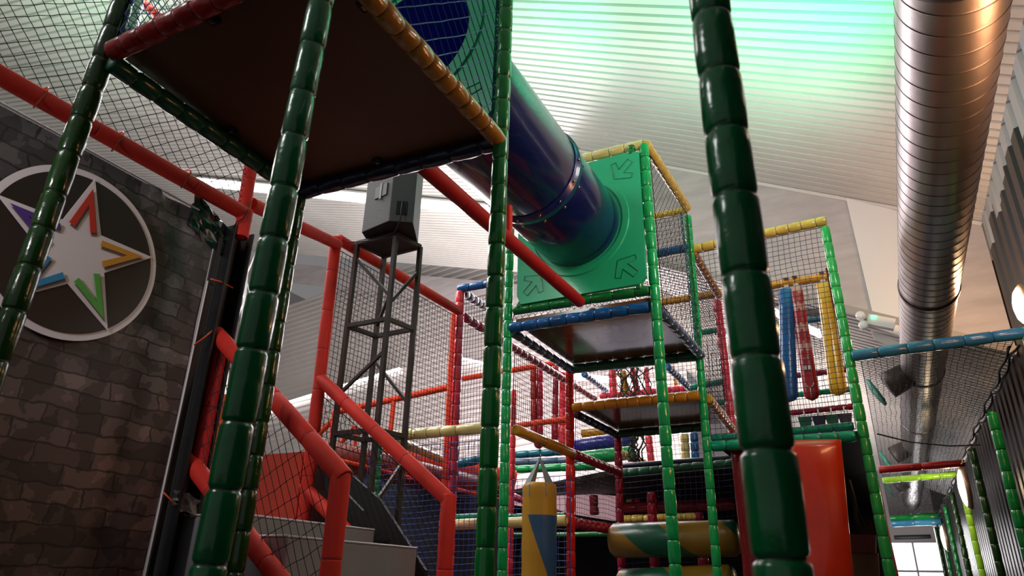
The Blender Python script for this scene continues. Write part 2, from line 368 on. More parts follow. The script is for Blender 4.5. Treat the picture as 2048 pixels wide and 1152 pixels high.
# panels and tube slide
plas=mat('green moulded plastic',(.022,.50,.235),.28,bump=.03,bscale=60,var=.06,vscale=2,coat=.25)
tubeblue=mat('dark blue slide plastic',(.004,.010,.085),.25,bump=.03,bscale=9,var=.25,vscale=3,coat=.5)
SC=Vector((-1.985,0,2.845)); SR=.385
def panel(label,y,x0,x1,z0,z1,front):
    """square moulded panel with a round opening and four raised arrows; `front` = -1 faces the viewer"""
    o=empty('arrow_board',(x0,y,z0),label,'panel')
    n=64; v=[];f=[]
    cx,cz=SC.x,SC.z
    def rim(th):
        c,s=math.cos(th),math.sin(th); t=min(((x1-cx) if c>0 else (x0-cx))/c if abs(c)>1e-6 else 9,((z1-cz) if s>0 else (z0-cz))/s if abs(s)>1e-6 else 9); return cx+c*t,cz+s*t
    ths=[2*PI*k/n+PI/4 for k in range(n)]
    rad=[(SR-.005,.0),(SR+.03,0),(SR+.035,.012),(SR+.085,.012),(SR+.09,0)]
    for q,h in rad:
        for th in ths: v.append((cx+q*math.cos(th),y+front*(.02+h),cz+q*math.sin(th)))
    for th in ths: x,z=rim(th); v.append((x,y+front*.02,z))
    for th in ths: x,z=rim(th); v.append((x,y-front*.02,z))
    for th in ths: v.append((cx+(SR-.005)*math.cos(th),y-front*.02,cz+(SR-.005)*math.sin(th)))
    R=len(rad)+3
    for i in range(R):
        for k in range(n): f.append((i*n+k,i*n+(k+1)%n,((i+1)%R)*n+(k+1)%n,((i+1)%R)*n+k))
    obj('moulded_sheet',v,f,plas,o,(x0,y,z0),False)
    arrow=mat('arrow groove',(.008,.22,.095),.35)
    for sx in (-1,1):
        for sz in (-1,1):
            ccx=(x1-.15 if sx>0 else x0+.15); ccz=(z1-.16 if sz>0 else z0+.16); a=math.atan2(sz,sx)+PI   # pointing to the opening's corner
            a=math.atan2(sz,sx)+PI
            pts=[(.12,0),(.12,-.13),(.09,-.13),(.075,-.05),(-.08,-.12)]
            poly=[(-.10,-.03),(.02,-.03),(-.02,-.10),(.02,-.125),(.11,0),(.02,.125),(-.02,.10),(.02,.03),(-.10,.03)]
            P=[Vector((ccx+(px*math.cos(a)-pz*math.sin(a)),y+front*.022,ccz+(px*math.sin(a)+pz*math.cos(a)))) for px,pz in poly]
            bm=MB(); bm.tube(P+[P[0]],.003,6); bm.build('raised_arrow',arrow,o,P[0])
    return o
YA,YB=(Cn.y+D.y)/2+.02,4.90
panel('pale green moulded panel with round opening above the plywood deck',YA,-2.60,-1.44,2.12,3.45,-1)
panel('green moulded panel with arrows where the blue tube ends',YB,-2.55,-1.40,2.20,3.45,-1)
sl=empty('tube_slide',(SC.x,YA,SC.z),'dark blue enclosed tube between the two green panels','tube slide')
for i,(a,b) in enumerate(((YA-.02,3.98),(4.0,YB+.05))):
    bm=MB(); L=b-a; bm.lathe((SC.x,a,SC.z),(SC.x,b,SC.z),[(0,SR-.01),(0.01,SR),(L*.5,SR+.004),(L-.02,SR),(L,SR-.005)],72,cap=False)
    bm.lathe((SC.x,a,SC.z),(SC.x,b,SC.z),[(0,SR-.012),(L,SR-.012)],72,mi=1,cap=False); bm.build('tube_section',[tubeblue,mat('royal blue tube lining',(.012,.05,.50),.35)],sl,(SC.x,a,SC.z))
bm=MB(); bm.lathe((SC.x,3.93,SC.z),(SC.x,4.05,SC.z),[(0,SR+.003),(.004,SR+.008),(.05,SR+.009),(.053,SR+.020),(.062,SR+.020),(.065,SR+.009),(.114,SR+.008),(.12,SR+.003)],72,cap=False)
bm.build('joint_flange',mat('flange blue',(.008,.018,.15),.3,coat=.4),sl,(SC.x,4,SC.z))
boltm=mat('bolt brass',(.5,.36,.2),.3,metal=1)
for s in (-.04,.05):
    for k in range(14):
        th=2*PI*k/14; d=Vector((math.cos(th),0,math.sin(th))); c=Vector((SC.x,4.0+s,SC.z))+d*(SR+.012)
        bm=MB(); bm.lathe(c,c+d*.014,[(0,.011),(.006,.011),(.012,.006)],8); bm.build('bolt',boltm,sl,c)
# interior wall of the tube seen through the opening (closed bend behind)
# top-left pieces of the front tower
padded('padded_post','short bright green padded piece rising beside the far left post','post',at(256,78,y=A.y+.06),at(280,-20,y=A.y+.30),.030,'green',seg=.10)
padded('padded_beam','orange red beaded foam pole above the dark red beam','beam',at(275,-5,y=3.0),at(350,62,y=3.2),.045,'ofoam',seg=.09,kind='vinyl')
# rail from front tower to middle tower
ra=at(842,328,y=2.50); rb=at(1160,604,y=4.80)
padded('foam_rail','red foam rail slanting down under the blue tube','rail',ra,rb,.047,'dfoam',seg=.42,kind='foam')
padded('foam_hanger','short red foam hanger between the slanting rail and the tube','rail',at(1018,412,y=3.62),at(1018,478,y=3.62),.024,'foam',seg=.5,kind='foam')

# ================================================================== MIDDLE TOWER
def beam(label,p,q,r,m,name='padded_beam',cat='beam',**k): return padded(name,label,cat,p,q,r,m,**k)
Y1,Y2=4.93,6.25
def vp(label,p1,p2,y,ztop,m,r=.040,zb=FLOOR,**k):
    a=at(*p1,y=y); b=at(*p2,y=y); k.setdefault('seg',.155)
    return padded('padded_post',label,'post',down(a,b,ztop),down(a,b,zb),r,m,**k)
vp('bright green post at the left front corner of the middle tower',(1019,524),(1004.5,1139),Y1,3.5,'green',.038)
vp('bright green post at the right front corner of the middle tower',(1288,299),(1351,1139),Y1,3.52,'green',.041)
vp('green post at the right rear corner of the middle tower, laced with net',(1374,421),(1434,1139),Y2+.05,3.5,'green',.038)
vp('red padded post below the slate beam at the rear of the middle tower',(1139,745),(1142,1139),Y2,2.0,'red',.042)
n2=lambda px,py,y=Y1: at(px,py,y=y)
beam('green padded beam just under the arrow panel',n2(1028,622),n2(1300,581),.042,'mgreen',seg=.17)
beam('bright blue padded beam under the green one of the middle tower',n2(1021,656),n2(1299,614),.046,'blue',seg=.13,lump=.03)
P1=[Vector((-2.58,Y1,2.02)),Vector((-1.36,Y1,2.02)),at(1402,712,z=2.0),at(1146,738,z=2.0)]
beam('slate blue padded beam on the right side of the middle deck',at(1318,620,z=2.0),at(1403,712,z=2.0),.042,'slate',seg=.15)
beam('dusky navy padded beam on the left side of the middle deck',at(1026,665,z=2.0),at(1146,742,z=2.0),.042,'slate',seg=.15)
beam('dark bottle green beam at the back of the middle deck',at(1146,738,z=2.0),at(1403,711,z=2.0),.048,'dteal',seg=.15,lump=.02)
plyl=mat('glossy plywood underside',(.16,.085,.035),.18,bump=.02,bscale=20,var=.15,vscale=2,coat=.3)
z=2.05
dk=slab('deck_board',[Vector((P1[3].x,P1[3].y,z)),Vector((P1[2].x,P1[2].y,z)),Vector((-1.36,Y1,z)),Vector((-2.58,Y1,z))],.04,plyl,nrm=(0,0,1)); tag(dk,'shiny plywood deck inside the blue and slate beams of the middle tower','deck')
beam('pale yellow padded beam on the front top of the middle tower',at(1040,347,y=Y1),at(1287,289,y=Y1),.044,'pale',seg=.15)
beam('yellow padded beam running back along the top of the middle tower',at(1291,288,y=Y1),at(1375,417,y=Y2+.05),.044,'yel',seg=.13)
beam('yellow net-laced beam at the rear top of the middle tower',at(1150,462,y=Y2+.05),at(1374,420,y=Y2+.05),.036,'yel',seg=.13)
beam('sea blue beam behind the net of the middle tower',at(1150,540,y=Y2+.05),at(1378,495,y=Y2+.05),.045,'blue',seg=.2)
beam('teal and green stub on top of the arrow panel',at(1264,292,y=Y1-.02),at(1262,312,y=Y1-.02),.036,'mgreen',name='padded_stub',seg=.05)
beam('green stub joining arrow panel and lower beam at right',at(1278,566,y=Y1-.02),at(1279,580,y=Y1-.02),.030,'mgreen',name='padded_stub',seg=.05)
beam('green stub joining arrow panel and lower beam at left',at(1040,604,y=Y1-.02),at(1040,618,y=Y1-.02),.030,'mgreen',name='padded_stub',seg=.05)
# lower ring of the middle tower
beam('yellow padded beam from which the punch bag hangs',at(1031,859,z=1.15),at(1146,908,z=1.15),.045,'amber',seg=.5)
beam('crimson padded beam continuing back from the punch bag beam',at(1147,908,z=1.15),at(1238,945,z=1.15),.045,'crim',seg=.14)
beam('pale yellow low beam behind the punch bag',at(1010,1046,y=Y2-.1),at(1134,1041,y=Y2-.1),.05,'pale',seg=.3)
beam('thin teal rail just above the pale yellow low beam',at(1010,1033,y=Y2+.2),at(1130,1030,y=Y2+.2),.024,'teal',seg=.3)
beam('green rail just below the pale yellow low beam',at(1010,1071,y=Y2+1.0),at(1240,1068,y=Y2+1.0),.024,'mgreen',seg=.3)
beam('crimson low beam from the red post back to the rear post',at(1147,1046,y=Y2),at(1240,1061,y=7.5),.05,'crim',seg=.15)
# back cell
Y3=7.55
beam('orange padded beam of the second deck behind the middle tower',at(1146,815,y=Y2),at(1400,791,y=Y2),.046,'amber',seg=.115,lump=.02)
beam('dark navy beam at the left of the second deck',at(1152,828,z=1.58),at(1238,872,z=1.58),.042,'navy',seg=.15)
beam('dark green beam at the back of the second deck',at(1238,868,z=1.58),at(1420,853,z=1.58),.046,'dteal',seg=.15)
z=1.63; a1,a2=at(1146,815,y=Y2),at(1400,791,y=Y2)
dk=slab('deck_board',[Vector((a1.x,Y3,z)),Vector((a2.x,Y3,z)),Vector((a2.x,Y2+.03,z)),Vector((a1.x,Y2+.03,z))],.035,[plyl,V['slate']],nrm=(0,0,1),mi=[0,1,1,1,1,1]); tag(dk,'second plywood deck edged by the orange beam','deck')
vp('dark crimson post at the left rear of the second deck',(1236,870),(1243,1139),Y3,1.55,'crim',.042)
vp('slim pink post behind the left green post of the middle tower',(1030,690),(1020,1139),Y2+.3,1.95,'pink',.030)
# punch bag
def punch():
    c=Vector((-2.655,5.58,0)); tz,bz=.80,-.35; r=.148
    o=empty('punch_bag',(c.x,c.y,bz),'yellow and blue punch bag hanging from the yellow beam','punch bag')
    m=mat('punch bag vinyl',(.62,.33,.03),.42,bump=.12,bscale=14); nt=m.node_tree;N=nt.nodes;L=nt.links;b=N['Principled BSDF']
    tc=N.new('ShaderNodeTexCoord'); sp=N.new('ShaderNodeSeparateXYZ'); L.new(tc.outputs['Object'],sp.inputs[0])
    def mt(op,a,bb=None):
        n=N.new('ShaderNodeMath'); n.operation=op
        for i,x in enumerate((a,bb)):
            if x is None: continue
            if isinstance(x,(int,float)): n.inputs[i].default_value=x
            else: L.new(x,n.inputs[i])
        return n.outputs[0]
    ang=mt('DIVIDE',mt('ARCTAN2',sp.outputs['Y'],sp.outputs['X']),2*PI)
    # object origin is the bag foot; blue wedge widens upward up to the seam
    ph=mt('FRACT',mt('ADD',mt('ADD',ang,mt('MULTIPLY',sp.outputs['Z'],.4056)),.937))
    blue=mt('MULTIPLY',mt('LESS_THAN',ph,.60),mt('LESS_THAN',sp.outputs['Z'],tz-bz-.27))
    mx=N.new('ShaderNodeMix'); mx.data_type='RGBA'; L.new(blue,mx.inputs['Factor']); mx.inputs['A'].default_value=(.60,.31,.025,1); mx.inputs['B'].default_value=(.035,.11,.25,1)
    L.new(mx.outputs['Result'],b.inputs['Base Color'])
    H=tz-bz; bm=MB(); prof=[(0,.02),(.005,r*.9),(.03,r)]+[(.03+(H-.08)*i/20,r*(1+.012*math.sin(i*1.3))) for i in range(1,21)]+[(H-.03,r*.99),(H-.008,r*.93),(H,r*.8),(H-.005,.02)]
    bm.lathe((c.x,c.y,bz),(c.x,c.y,tz),prof,40); bm.build('bag_body',m,o,(c.x,c.y,bz))
    top=Vector((c.x,c.y,1.02)); strap=mat('grey webbing strap',(.25,.29,.33),.7)
    for k in range(4):
        th=PI/4+PI/2*k+.3; e=Vector((c.x+r*.97*math.cos(th),c.y+r*.97*math.sin(th),tz-.03)); d=Vector((-math.sin(th),math.cos(th),0))*.045
        obj('strap',[top-d*.2,top+d*.2,e+d,e-d,e+d-Vector((0,0,.09)),e-d-Vector((0,0,.09))],[(0,1,2,3),(3,2,4,5)],strap,o,top,False)
    bm=MB(); bm.tube([top-Vector((0,0,.01)),top+Vector((.012,0,.02)),top+Vector((0,0,.05)),top+Vector((-.012,0,.02)),top],.005,6); bm.tube([top+Vector((0,0,.04)),top+Vector((0,0,.11))],.006,6); bm.build('hook',mat('hook steel',(.5,.45,.4),.3,metal=1),o,top)
punch()
bm=MB(); c=at(1078,886,z=1.15); 
ax=(at(1146,908,z=1.15)-at(1024,856,z=1.15)).normalized(); bm.lathe(c-ax*.006,c+ax*.006,[(0,.0475),(.002,.049),(.010,.049),(.012,.0475)],20); o=bm.build('tie_strap',REDC,None,c); tag(o,'thin red strap round the yellow beam above the punch bag','strap')

# ================================================================== RIGHT TOWER
Y4=6.38; Y5=7.75
vp('light green post at the right front corner of the right tower',(1649,452),(1778,1139),Y4,3.12,'lgreen',.041)
vp('coral pink post at the left rear of the right tower',(1433,590),(1465,860),Y5,3.10,'pink',.047,zb=1.2)
beam('yellow padded beam on the front top of the right tower',at(1382,499,y=Y4),at(1653,441,y=Y4),.046,'yel',seg=.12)
beam('yellow padded beam running back on the left top of the right tower',at(1386,503,y=Y4),at(1438,592,y=Y5),.044,'amber',seg=.13)
beam('yellow padded beam at the back top of the right tower, hanging pads below it',at(1310,607,y=Y5),at(1657,553,y=Y5),.046,'amber',seg=.15)
beam('orange padded beam slanting back at the floor of the right tower',at(1416,797,y=Y4),at(1464,858,y=Y5),.046,'amber',seg=.13)
beam('teal padded beam on the front floor edge of the right tower',at(1423,893,y=Y4-.03),at(1712,872,y=Y4-.03),.046,'teal',seg=.13,lump=.02)
beam('upper teal padded beam behind the front floor edge of the right tower',at(1423,878,y=Y4+.12),at(1708,852,y=Y4+.12),.036,'teal',seg=.12)
for i,(p,q,m,l) in enumerate((((1430,665),(1690,632),'sea','upper teal rail behind the hanging pads'),((1560,755),(1700,738),'crim','crimson rail behind the hanging pads'),((1430,775),(1705,782),'teal','lower teal rail behind the hanging pads'),((1560,828),(1712,812),'crim','crimson rail holding the small hanging flaps'))):
    if i==2: p,q=(1430,806),(1705,778)
    beam(l,at(*p,y=8.6),at(*q,y=8.6),.034,m,seg=.12)
beam('teal rail between the laced green post and the coral post, upper',at(1404,665,y=Y5),at(1445,659,y=Y5),.034,'teal',seg=.12)
beam('teal rail between the laced green post and the coral post, lower',at(1380,776,y=Y5),at(1452,762,y=Y5),.034,'teal',seg=.12)
def pad(label,px,pts,w,m,spots=False):
    """stuffed hanging pad: follows pts, flat section, rounded bottom, strap on top"""
    P=[Vector(p) for p in pts]; L=sum((P[i+1]-P[i]).length for i in range(len(P)-1)); d=(P[-1]-P[0]).normalized()
    o=empty('hanging_pad',P[0],label,'hanging pad'); u=Vector((1,0,0)); u=(u-d*u.dot(d)).normalized(); wv=d.cross(u)
    v=[];f=[];mi=[]; n=18; R=48
    for i in range(R+1):
        t=i/R; e=math.sqrt(max(0,1-max(0,(t-.93)/.07)**2)); wid=w*(.88+.22*t)*(e if t>.93 else 1); th=w*.62*(.35+.65*min(1,t*6))*(e if t>.93 else 1)
        c=P[0]+d*L*t
        for k in range(n):
            a=2*PI*k/n; v.append(c+u*wid*math.cos(a)+wv*max(th,.002)*math.sin(a))
    for i in range(R):
        for k in range(n):
            f.append((i*n+k,i*n+(k+1)%n,(i+1)*n+(k+1)%n,(i+1)*n+k))
            s=0
            if spots:
                t=i/R; a=2*PI*(k+.5)/n; tt=t*9+.35*abs(math.sin(a*3)); s=1 if (t<.62 and tt%1.6<.55) else 0
            mi.append(s)
    obj('pad_body',v,f,m,o,P[0],True,mi)
    bm=MB(); b0=P[0]-d*.03; bm.bar(P[0]+d*.02-wv*.02,P[0]-d*.12-wv*.03,.05,.012); bm.bar(P[0]-d*.12-wv*.05,P[0]-d*.12+wv*.06,.05,.012); bm.build('strap',mat('grey strap',(.45,.42,.40),.6),o,P[0],False)
    return o,P,d,L,u,wv
yp=7.70
pad('blue hanging pad partly behind the blurred green post',0,[at(1572,578,y=yp),at(1578,805,y=yp)],.085,[V['blue']])
snr=mat('snake red print',(.42,.008,.012),.3,bump=.1,bscale=12,coat=.3); snw=mat('snake pale band',(.62,.25,.22),.3,coat=.3)
o,P,d,L,u,wv=pad('red hanging pad printed with pale bands and a snake face',0,[at(1592,574,y=yp),at(1625,802,y=yp)],.072,[snr,snw],True)
wm=mat('print white',(.75,.70,.66),.5)
fr=-wv if wv.y>0 else wv
def onpad(t,x,dz=0): return P[0]+d*L*t+u*x+fr*(.0485+.0)
for s in (-1,1):
    bm=MB(); a=onpad(.735,s*.022); bm.box(a,.028,.004,.052,(u,fr,d)); bm.build('printed_eye',wm,o,a,False)
    bm=MB(); a=onpad(.755,s*.020)+fr*.003; bm.box(a,.012,.003,.024,(u,fr,d)); bm.build('pupil',BLK,o,a,False)
    bm=MB(); a=onpad(.665,s*.030); b=onpad(.64,s*.018); c=onpad(.665,s*.006); bm.tube([a,b,c],.004,5); bm.build('printed_brow',wm,o,a)
bm=MB(); bm.tube([onpad(.86,-.040),onpad(.885,-.028),onpad(.90,0),onpad(.885,.028),onpad(.86,.040)],.0045,5); bm.tube([onpad(.90,0),onpad(.975,0)-fr*.012],.0045,5); bm.build('printed_mouth',wm,o,onpad(.9,0))
pad('yellow hanging pad beside the light green post',0,[at(1646,566,y=yp),at(1678,792,y=yp)],.078,[V['yel'] if 0 else vinyl('golden vinyl',(.72,.38,.02))])
for i,(px,m) in enumerate(((1609,'dteal'),(1637,'navy'),(1663,'dteal'),(1689,'navy'))):
    a=at(px,833-i*2.2,y=8.5); o=empty('hanging_flap',a,['green flap hanging under the crimson rail, nearest the blurred post','navy flap, second along the crimson rail','green flap, third along the crimson rail','navy flap hanging beside the light green post'][i],'flap')
    w=.075; q=[a+Vector((-w,0,0)),a+Vector((w,0,0)),a+Vector((w*.7,0,-.14)),a+Vector((-w*.7,0,-.14))]
    slab('flap',q,.02,V[m],o,loc=a); bm=MB(); bm.bar(a,a+Vector((0,.02,.09)),.015,.006); bm.build('tie',wm,o,a,False)
# big red pads below the right tower
def bigpad(label,quad,th,m,bul=.05):
    q=[Vector(p) for p in quad]; nrm=(q[1]-q[0]).cross(q[3]-q[0]).normalized()
    if nrm.y>0: nrm=-nrm
    n,k=16,20; v=[];f=[]
    for s in (0,1):
        for j in range(k+1):
            for i in range(n+1):
                a,b=i/n,j/k; p=(q[0]*(1-a)+q[1]*a)*(1-b)+(q[3]*(1-a)+q[2]*a)*b
                e=(min(1,6*a,6*(1-a))*min(1,8*b,8*(1-b)))**.5
                ca=1-.0*a
                v.append(p+nrm*((bul*math.sin(PI*a)*.4+.03+.03*e)*(1 if s==0 else -.6)+.012*math.sin(b*9+a*3)*(1-s)))
    W=(n+1)*(k+1)
    for j in range(k):
        for i in range(n):
            a=j*(n+1)+i; f.append((a,a+1,a+n+2,a+n+1)); f.append((W+a,W+a+n+1,W+a+n+2,W+a+1))
    for i in range(n):
        a=i; f.append((a,W+a,W+a+1,a+1)); a=k*(n+1)+i; f.append((a,a+1,W+a+1,W+a))
    for j in range(k):
        a=j*(n+1); f.append((a,a+n+1,W+a+n+1,W+a)); a=j*(n+1)+n; f.append((a,W+a,W+a+n+1,a+n+1))
    o=obj('crash_mat',v,f,m,None,q[3]); return tag(o,label,'padded panel')
rp=mat('orange red vinyl sheet',(.66,.035,.008),.30,bump=.25,bscale=4,var=.25,vscale=2.2,coat=.4)
bigpad('large glossy orange red padded panel under the right tower',[at(1512,888,y=6.0),at(1682,880,y=6.0),at(1716,1250,y=6.0),at(1570,1250,y=6.0)],.1,rp,.12)
bigpad('narrow dark red padded panel left of the blurred green post',[at(1462,896,y=6.6),at(1520,890,y=6.6),at(1560,1250,y=6.6),at(1498,1250,y=6.6)],.1,vinyl('deep red vinyl',(.25,.008,.012)),.04)
e0=at(1658,520,y=Y4+.1)
q=[at(1655,535,y=6.47),at(1661,535,y=6.75),at(1798,1152,y=6.75),at(1783,1152,y=6.47)]
e=(q[3]-q[0]); q[2]=q[1]+(q[2]-q[1])*1.25; q[3]=q[0]+e*1.25
o=slab('side_pad',q,.02,mat('orange side vinyl',(.50,.06,.012),.35,bump=.1,bscale=10,var=.3,vscale=3)); tag(o,'orange red side padding seen edge on along the light green post','padded panel')
bm=MB(); a,b=at(1656,540,y=6.42),at(1786,1152,y=6.42); pts=[]
for i in range(160):
    p=a.lerp(b,i/159); pts.append(p+Vector((.012*math.sin(i*1.9),-.012*math.cos(i*1.9),0)))
bm.tube(pts,.005,5)
o=bm.build('lacing_cord',REDC,None,a); tag(o,'dark red lacing cord down the right side of the light green post','cord')
# box edges right of the panel
o=slab('crossing_board',[at(1700,1068,y=7.0),at(1752,1070,y=7.0),at(1752,1106,y=7.0),at(1700,1104,y=7.0)],.05,mat('brown red vinyl',(.12,.02,.015),.5)); tag(o,'brown red board edge low between red panel and green post','board')
o=slab('plywood_sheet',[at(1700,1104,y=7.02),at(1757,1106,y=7.02),at(1762,1250,y=7.02),at(1700,1250,y=7.02)],.05,mat('tan plywood',(.13,.075,.03),.6,var=.2,vscale=3)); tag(o,'tan plywood sheet below the brown red board','board')
bm=MB(); P0=at(1697,960,y=7.3); pts=[P0,at(1708,1000,y=7.3),at(1713,1040,y=7.3),at(1722,1070,y=7.3)]; bm.tube(pts,.02,6); bm.tube([pts[1],at(1735,1062,y=7.3)],.004,5)
o=bm.build('hanging_rope',BLK,None,P0); tag(o,'dark knotted rope hanging right of the big red panel','rope')

# ================================================================== RIGHT AISLE
YQ=6.33
beam('light blue padded beam across the aisle in front of the metal duct',at(1704,712,y=YQ),at(2062,664,y=YQ),.047,'lblue',seg=.20)
aisle=[((1975,825),(2062,1130),'mgreen','green post against the dark wall, nearest in the row'),
       ((1940,905),(1992,1152),'ogreen','olive green aisle post, second in the row'),]
p=at(2044,664,y=YQ+.02)
padded('padded_post','light green post at the right edge of the photo under the blue beam','post',Vector((1.19,YQ,1.92)),Vector((1.19,YQ,FLOOR)),.05,'lime',seg=.2)
for i,(y,m,zt) in enumerate(((8.87,'mgreen',1.80),(11.4,'ogreen',1.84),(13.9,'lime',1.80),(16.4,'ogreen',1.82),(19.0,'mgreen',1.82),(22,'mgreen',1.8),(25,'ogreen',1.8))):
    padded('padded_post','%s aisle post against the dark wall, %s in the row'%(('green','olive','lime','olive','green','green','olive')[i],('nearest','second','third','fourth','fifth','sixth','farthest')[i]),'post',Vector((1.15,y,zt)),Vector((1.15,y,FLOOR)),.05,m,seg=.2,n=16)
def lane(label,px1,py1,px2,py2,r,m,zz=1.87,**k):
    d=at(px1,py1,x=.06) if 0 else None
    # height fixed, depth from the right end
    b=at(px2,py2,x=1.13); y=b.y; a=at(px1,py1,y=y)
    return beam(label,a,b,r,m,**k)
lane('dark red beam across the aisle beyond the green posts',1757,940,1930,926,.055,'dred',seg=.6)
lane('lime green beam across the aisle, below the dark red one',1765,961,1918,948,.05,'lime',seg=.3)
lane('dark green arched beam far down the aisle',1780,1037,1880,1030,.07,'mgreen',seg=.6)
lane('pale blue beam far down the aisle',1782,1047,1882,1042,.09,'lblue',seg=.6)
lane('black beam above the bright window at the aisle end',1788,1075,1862,1073,.07,mat('black vinyl',(.01,.01,.012),.5),seg=1.0)
# rope border hanging along the aisle net
bm=MB()
for s in (-.02,.02):
    pts=[Vector((1.09+s+.012*math.sin(i*1.1+s*90),YQ+.05+i*.12,1.80+.02*math.sin(i*.5)+.012*math.cos(i*1.1+s*90))) for i in range(160)]
    bm.tube(pts,.011,5)
o=bm.build('edge_rope',BLK,None,(1.09,YQ,1.8)); tag(o,'black twisted rope along the outer edge of the aisle net','rope')
net('black net roof stretched over the aisle below the duct',[(0.0,YQ+.03,1.84),(1.09,YQ+.03,1.84),(1.09,13,1.84),(0.0,13,1.84)],.05,BLK,False,.0022,.12)
net('black net roof over the far end of the aisle',[(0.0,13,1.84),(1.09,13,1.84),(1.09,25,1.84),(0.0,25,1.84)],.11,BLK,False,.0035,.2)
bm=MB(); bm.tube([at(1755,868,y=6.9),at(1820,884,y=7.2),at(1900,892,y=8.0),at(1960,890,y=8.6)],.007,5); o=bm.build('loose_cord',BLK,None,at(1755,868,y=6.9)); tag(o,'thin dark cord drooping across the aisle net','cord')

# ================================================================== LEFT: banner, post, rails
BX=-3.35
def bannermat():
    m=mat('printed stone wall banner',(.08,.07,.07),.55); nt=m.node_tree;N=nt.nodes;L=nt.links;b=N['Principled BSDF']
    tc=N.new('ShaderNodeTexCoord'); sp=N.new('ShaderNodeSeparateXYZ'); L.new(tc.outputs['Object'],sp.inputs[0])
    nz=N.new('ShaderNodeTexNoise'); nz.inputs['Scale'].default_value=5; nz.inputs['Detail'].default_value=5; L.new(tc.outputs['Object'],nz.inputs['Vector'])
    ad=N.new('ShaderNodeVectorMath'); ad.operation='MULTIPLY_ADD'; L.new(nz.outputs['Color'],ad.inputs[0]); ad.inputs[1].default_value=(.0,.05,.05)
    cb=N.new('ShaderNodeCombineXYZ'); L.new(sp.outputs['Y'],cb.inputs[0]); L.new(sp.outputs['Z'],cb.inputs[1])
    nz2=N.new('ShaderNodeTexNoise'); nz2.inputs['Scale'].default_value=9; nz2.inputs['Detail'].default_value=2; L.new(cb.outputs[0],nz2.inputs['Vector'])
    ad.operation='MULTIPLY_ADD'; L.new(nz2.outputs['Color'],ad.inputs[0]); ad.inputs[1].default_value=(.07,.05,0); L.new(cb.outputs[0],ad.inputs[2])
    br=N.new('ShaderNodeTexBrick'); L.new(ad.outputs[0],br.inputs['Vector']); br.inputs['Scale'].default_value=1
    br.inputs['Brick Width'].default_value=.27; br.inputs['Row Height'].default_value=.086; br.inputs['Mortar Size'].default_value=.007; br.inputs['Mortar Smooth'].default_value=.7; br.inputs['Bias'].default_value=0
    br.inputs['Color1'].default_value=(.055,.050,.052,1); br.inputs['Color2'].default_value=(.135,.125,.13,1); br.inputs['Mortar'].default_value=(.022,.020,.021,1)
    # painterly blotches
    n3=N.new('ShaderNodeTexNoise'); n3.inputs['Scale'].default_value=7; n3.inputs['Detail'].default_value=6; L.new(tc.outputs['Object'],n3.inputs['Vector'])
    rp=N.new('ShaderNodeValToRGB'); L.new(n3.outputs['Fac'],rp.inputs[0]); rp.color_ramp.elements[0].position=.35; rp.color_ramp.elements[0].color=(.50,.48,.48,1); rp.color_ramp.elements[1].position=.62; rp.color_ramp.elements[1].color=(1.55,1.5,1.5,1)
    rp.color_ramp.interpolation='CONSTANT'; e=rp.color_ramp.elements.new(.48); e.color=(1,1,1,1)
    mx=N.new('ShaderNodeMix'); mx.data_type='RGBA'; mx.blend_type='MULTIPLY'; mx.inputs['Factor'].default_value=1; L.new(br.outputs['Color'],mx.inputs['A']); L.new(rp.outputs[0],mx.inputs['B'])
    # browner printed stones towards the foot of the banner
    mr=N.new('ShaderNodeMapRange'); L.new(sp.outputs['Z'],mr.inputs['Value']); mr.inputs['From Min'].default_value=1.3+1.5; mr.inputs['From Max'].default_value=.5+1.5
    nzc=N.new('ShaderNodeMix'); nzc.data_type='RGBA'; L.new(mr.outputs[0],nzc.inputs['Factor']); nzc.inputs['A'].default_value=(1,1,1,1); nzc.inputs['B'].default_value=(1.10,.66,.52,1)
    m2=N.new('ShaderNodeMix'); m2.data_type='RGBA'; m2.blend_type='MULTIPLY'; m2.inputs['Factor'].default_value=1; L.new(mx.outputs['Result'],m2.inputs['A']); L.new(nzc.outputs['Result'],m2.inputs['B'])
    L.new(m2.outputs['Result'],b.inputs['Base Color']); return m
# banner: hung sheet with a soft fold near its upper right corner
bz0=FLOOR; org=Vector((BX,.2,bz0))
yr=lambda z: 2.44-.03*(z) if z<1.6 else 2.39+0*(z)
v=[];f=[]; nu,nv=70,60
for j in range(nv+1):
    z=bz0+(1.995-bz0)*j/nv
    for i in range(nu+1):
        y=-.5+(2.455+.5)*i/nu; t=(z-1.15)/.85; fold=0
        if t>0:
            yc=2.44-.42*t; fold=.030*t*math.exp(-((y-yc)/.045)**2)-.022*t*math.exp(-((y-yc-.09)/.06)**2)
        v.append(Vector((BX+fold+.004*math.sin(y*5+z*3)-.012,y,z)))
for j in range(nv):
    for i in range(nu): a=j*(nu+1)+i; f.append((a,a+1,a+nu+2,a+nu+1))
ban=obj('stone_print_banner',v,f,bannermat(),None,org); tag(ban,'dark stone-print banner with a round star emblem, hung below the red rail','banner')
EC=(1.69,1.445)
def flat(name,pts,x,m,parent,th=.003):
    P=[Vector((BX+x,EC[0]+a,EC[1]+b)) for a,b in pts]; n=len(P); v=P+[p+Vector((th,0,0)) for p in P]
    f=[tuple(range(n))[::-1],tuple(range(n,2*n))]+[(i,(i+1)%n,n+(i+1)%n,n+i) for i in range(n)]
    return obj(name,v,f,m,parent,P[0],False)
circ=lambda r,n=96:[(r*math.cos(2*PI*k/n),r*math.sin(2*PI*k/n)) for k in range(n)]
wprint=mat('white print',(.86,.80,.83),.5); dprint=mat('black print',(.017,.011,.011),.5)
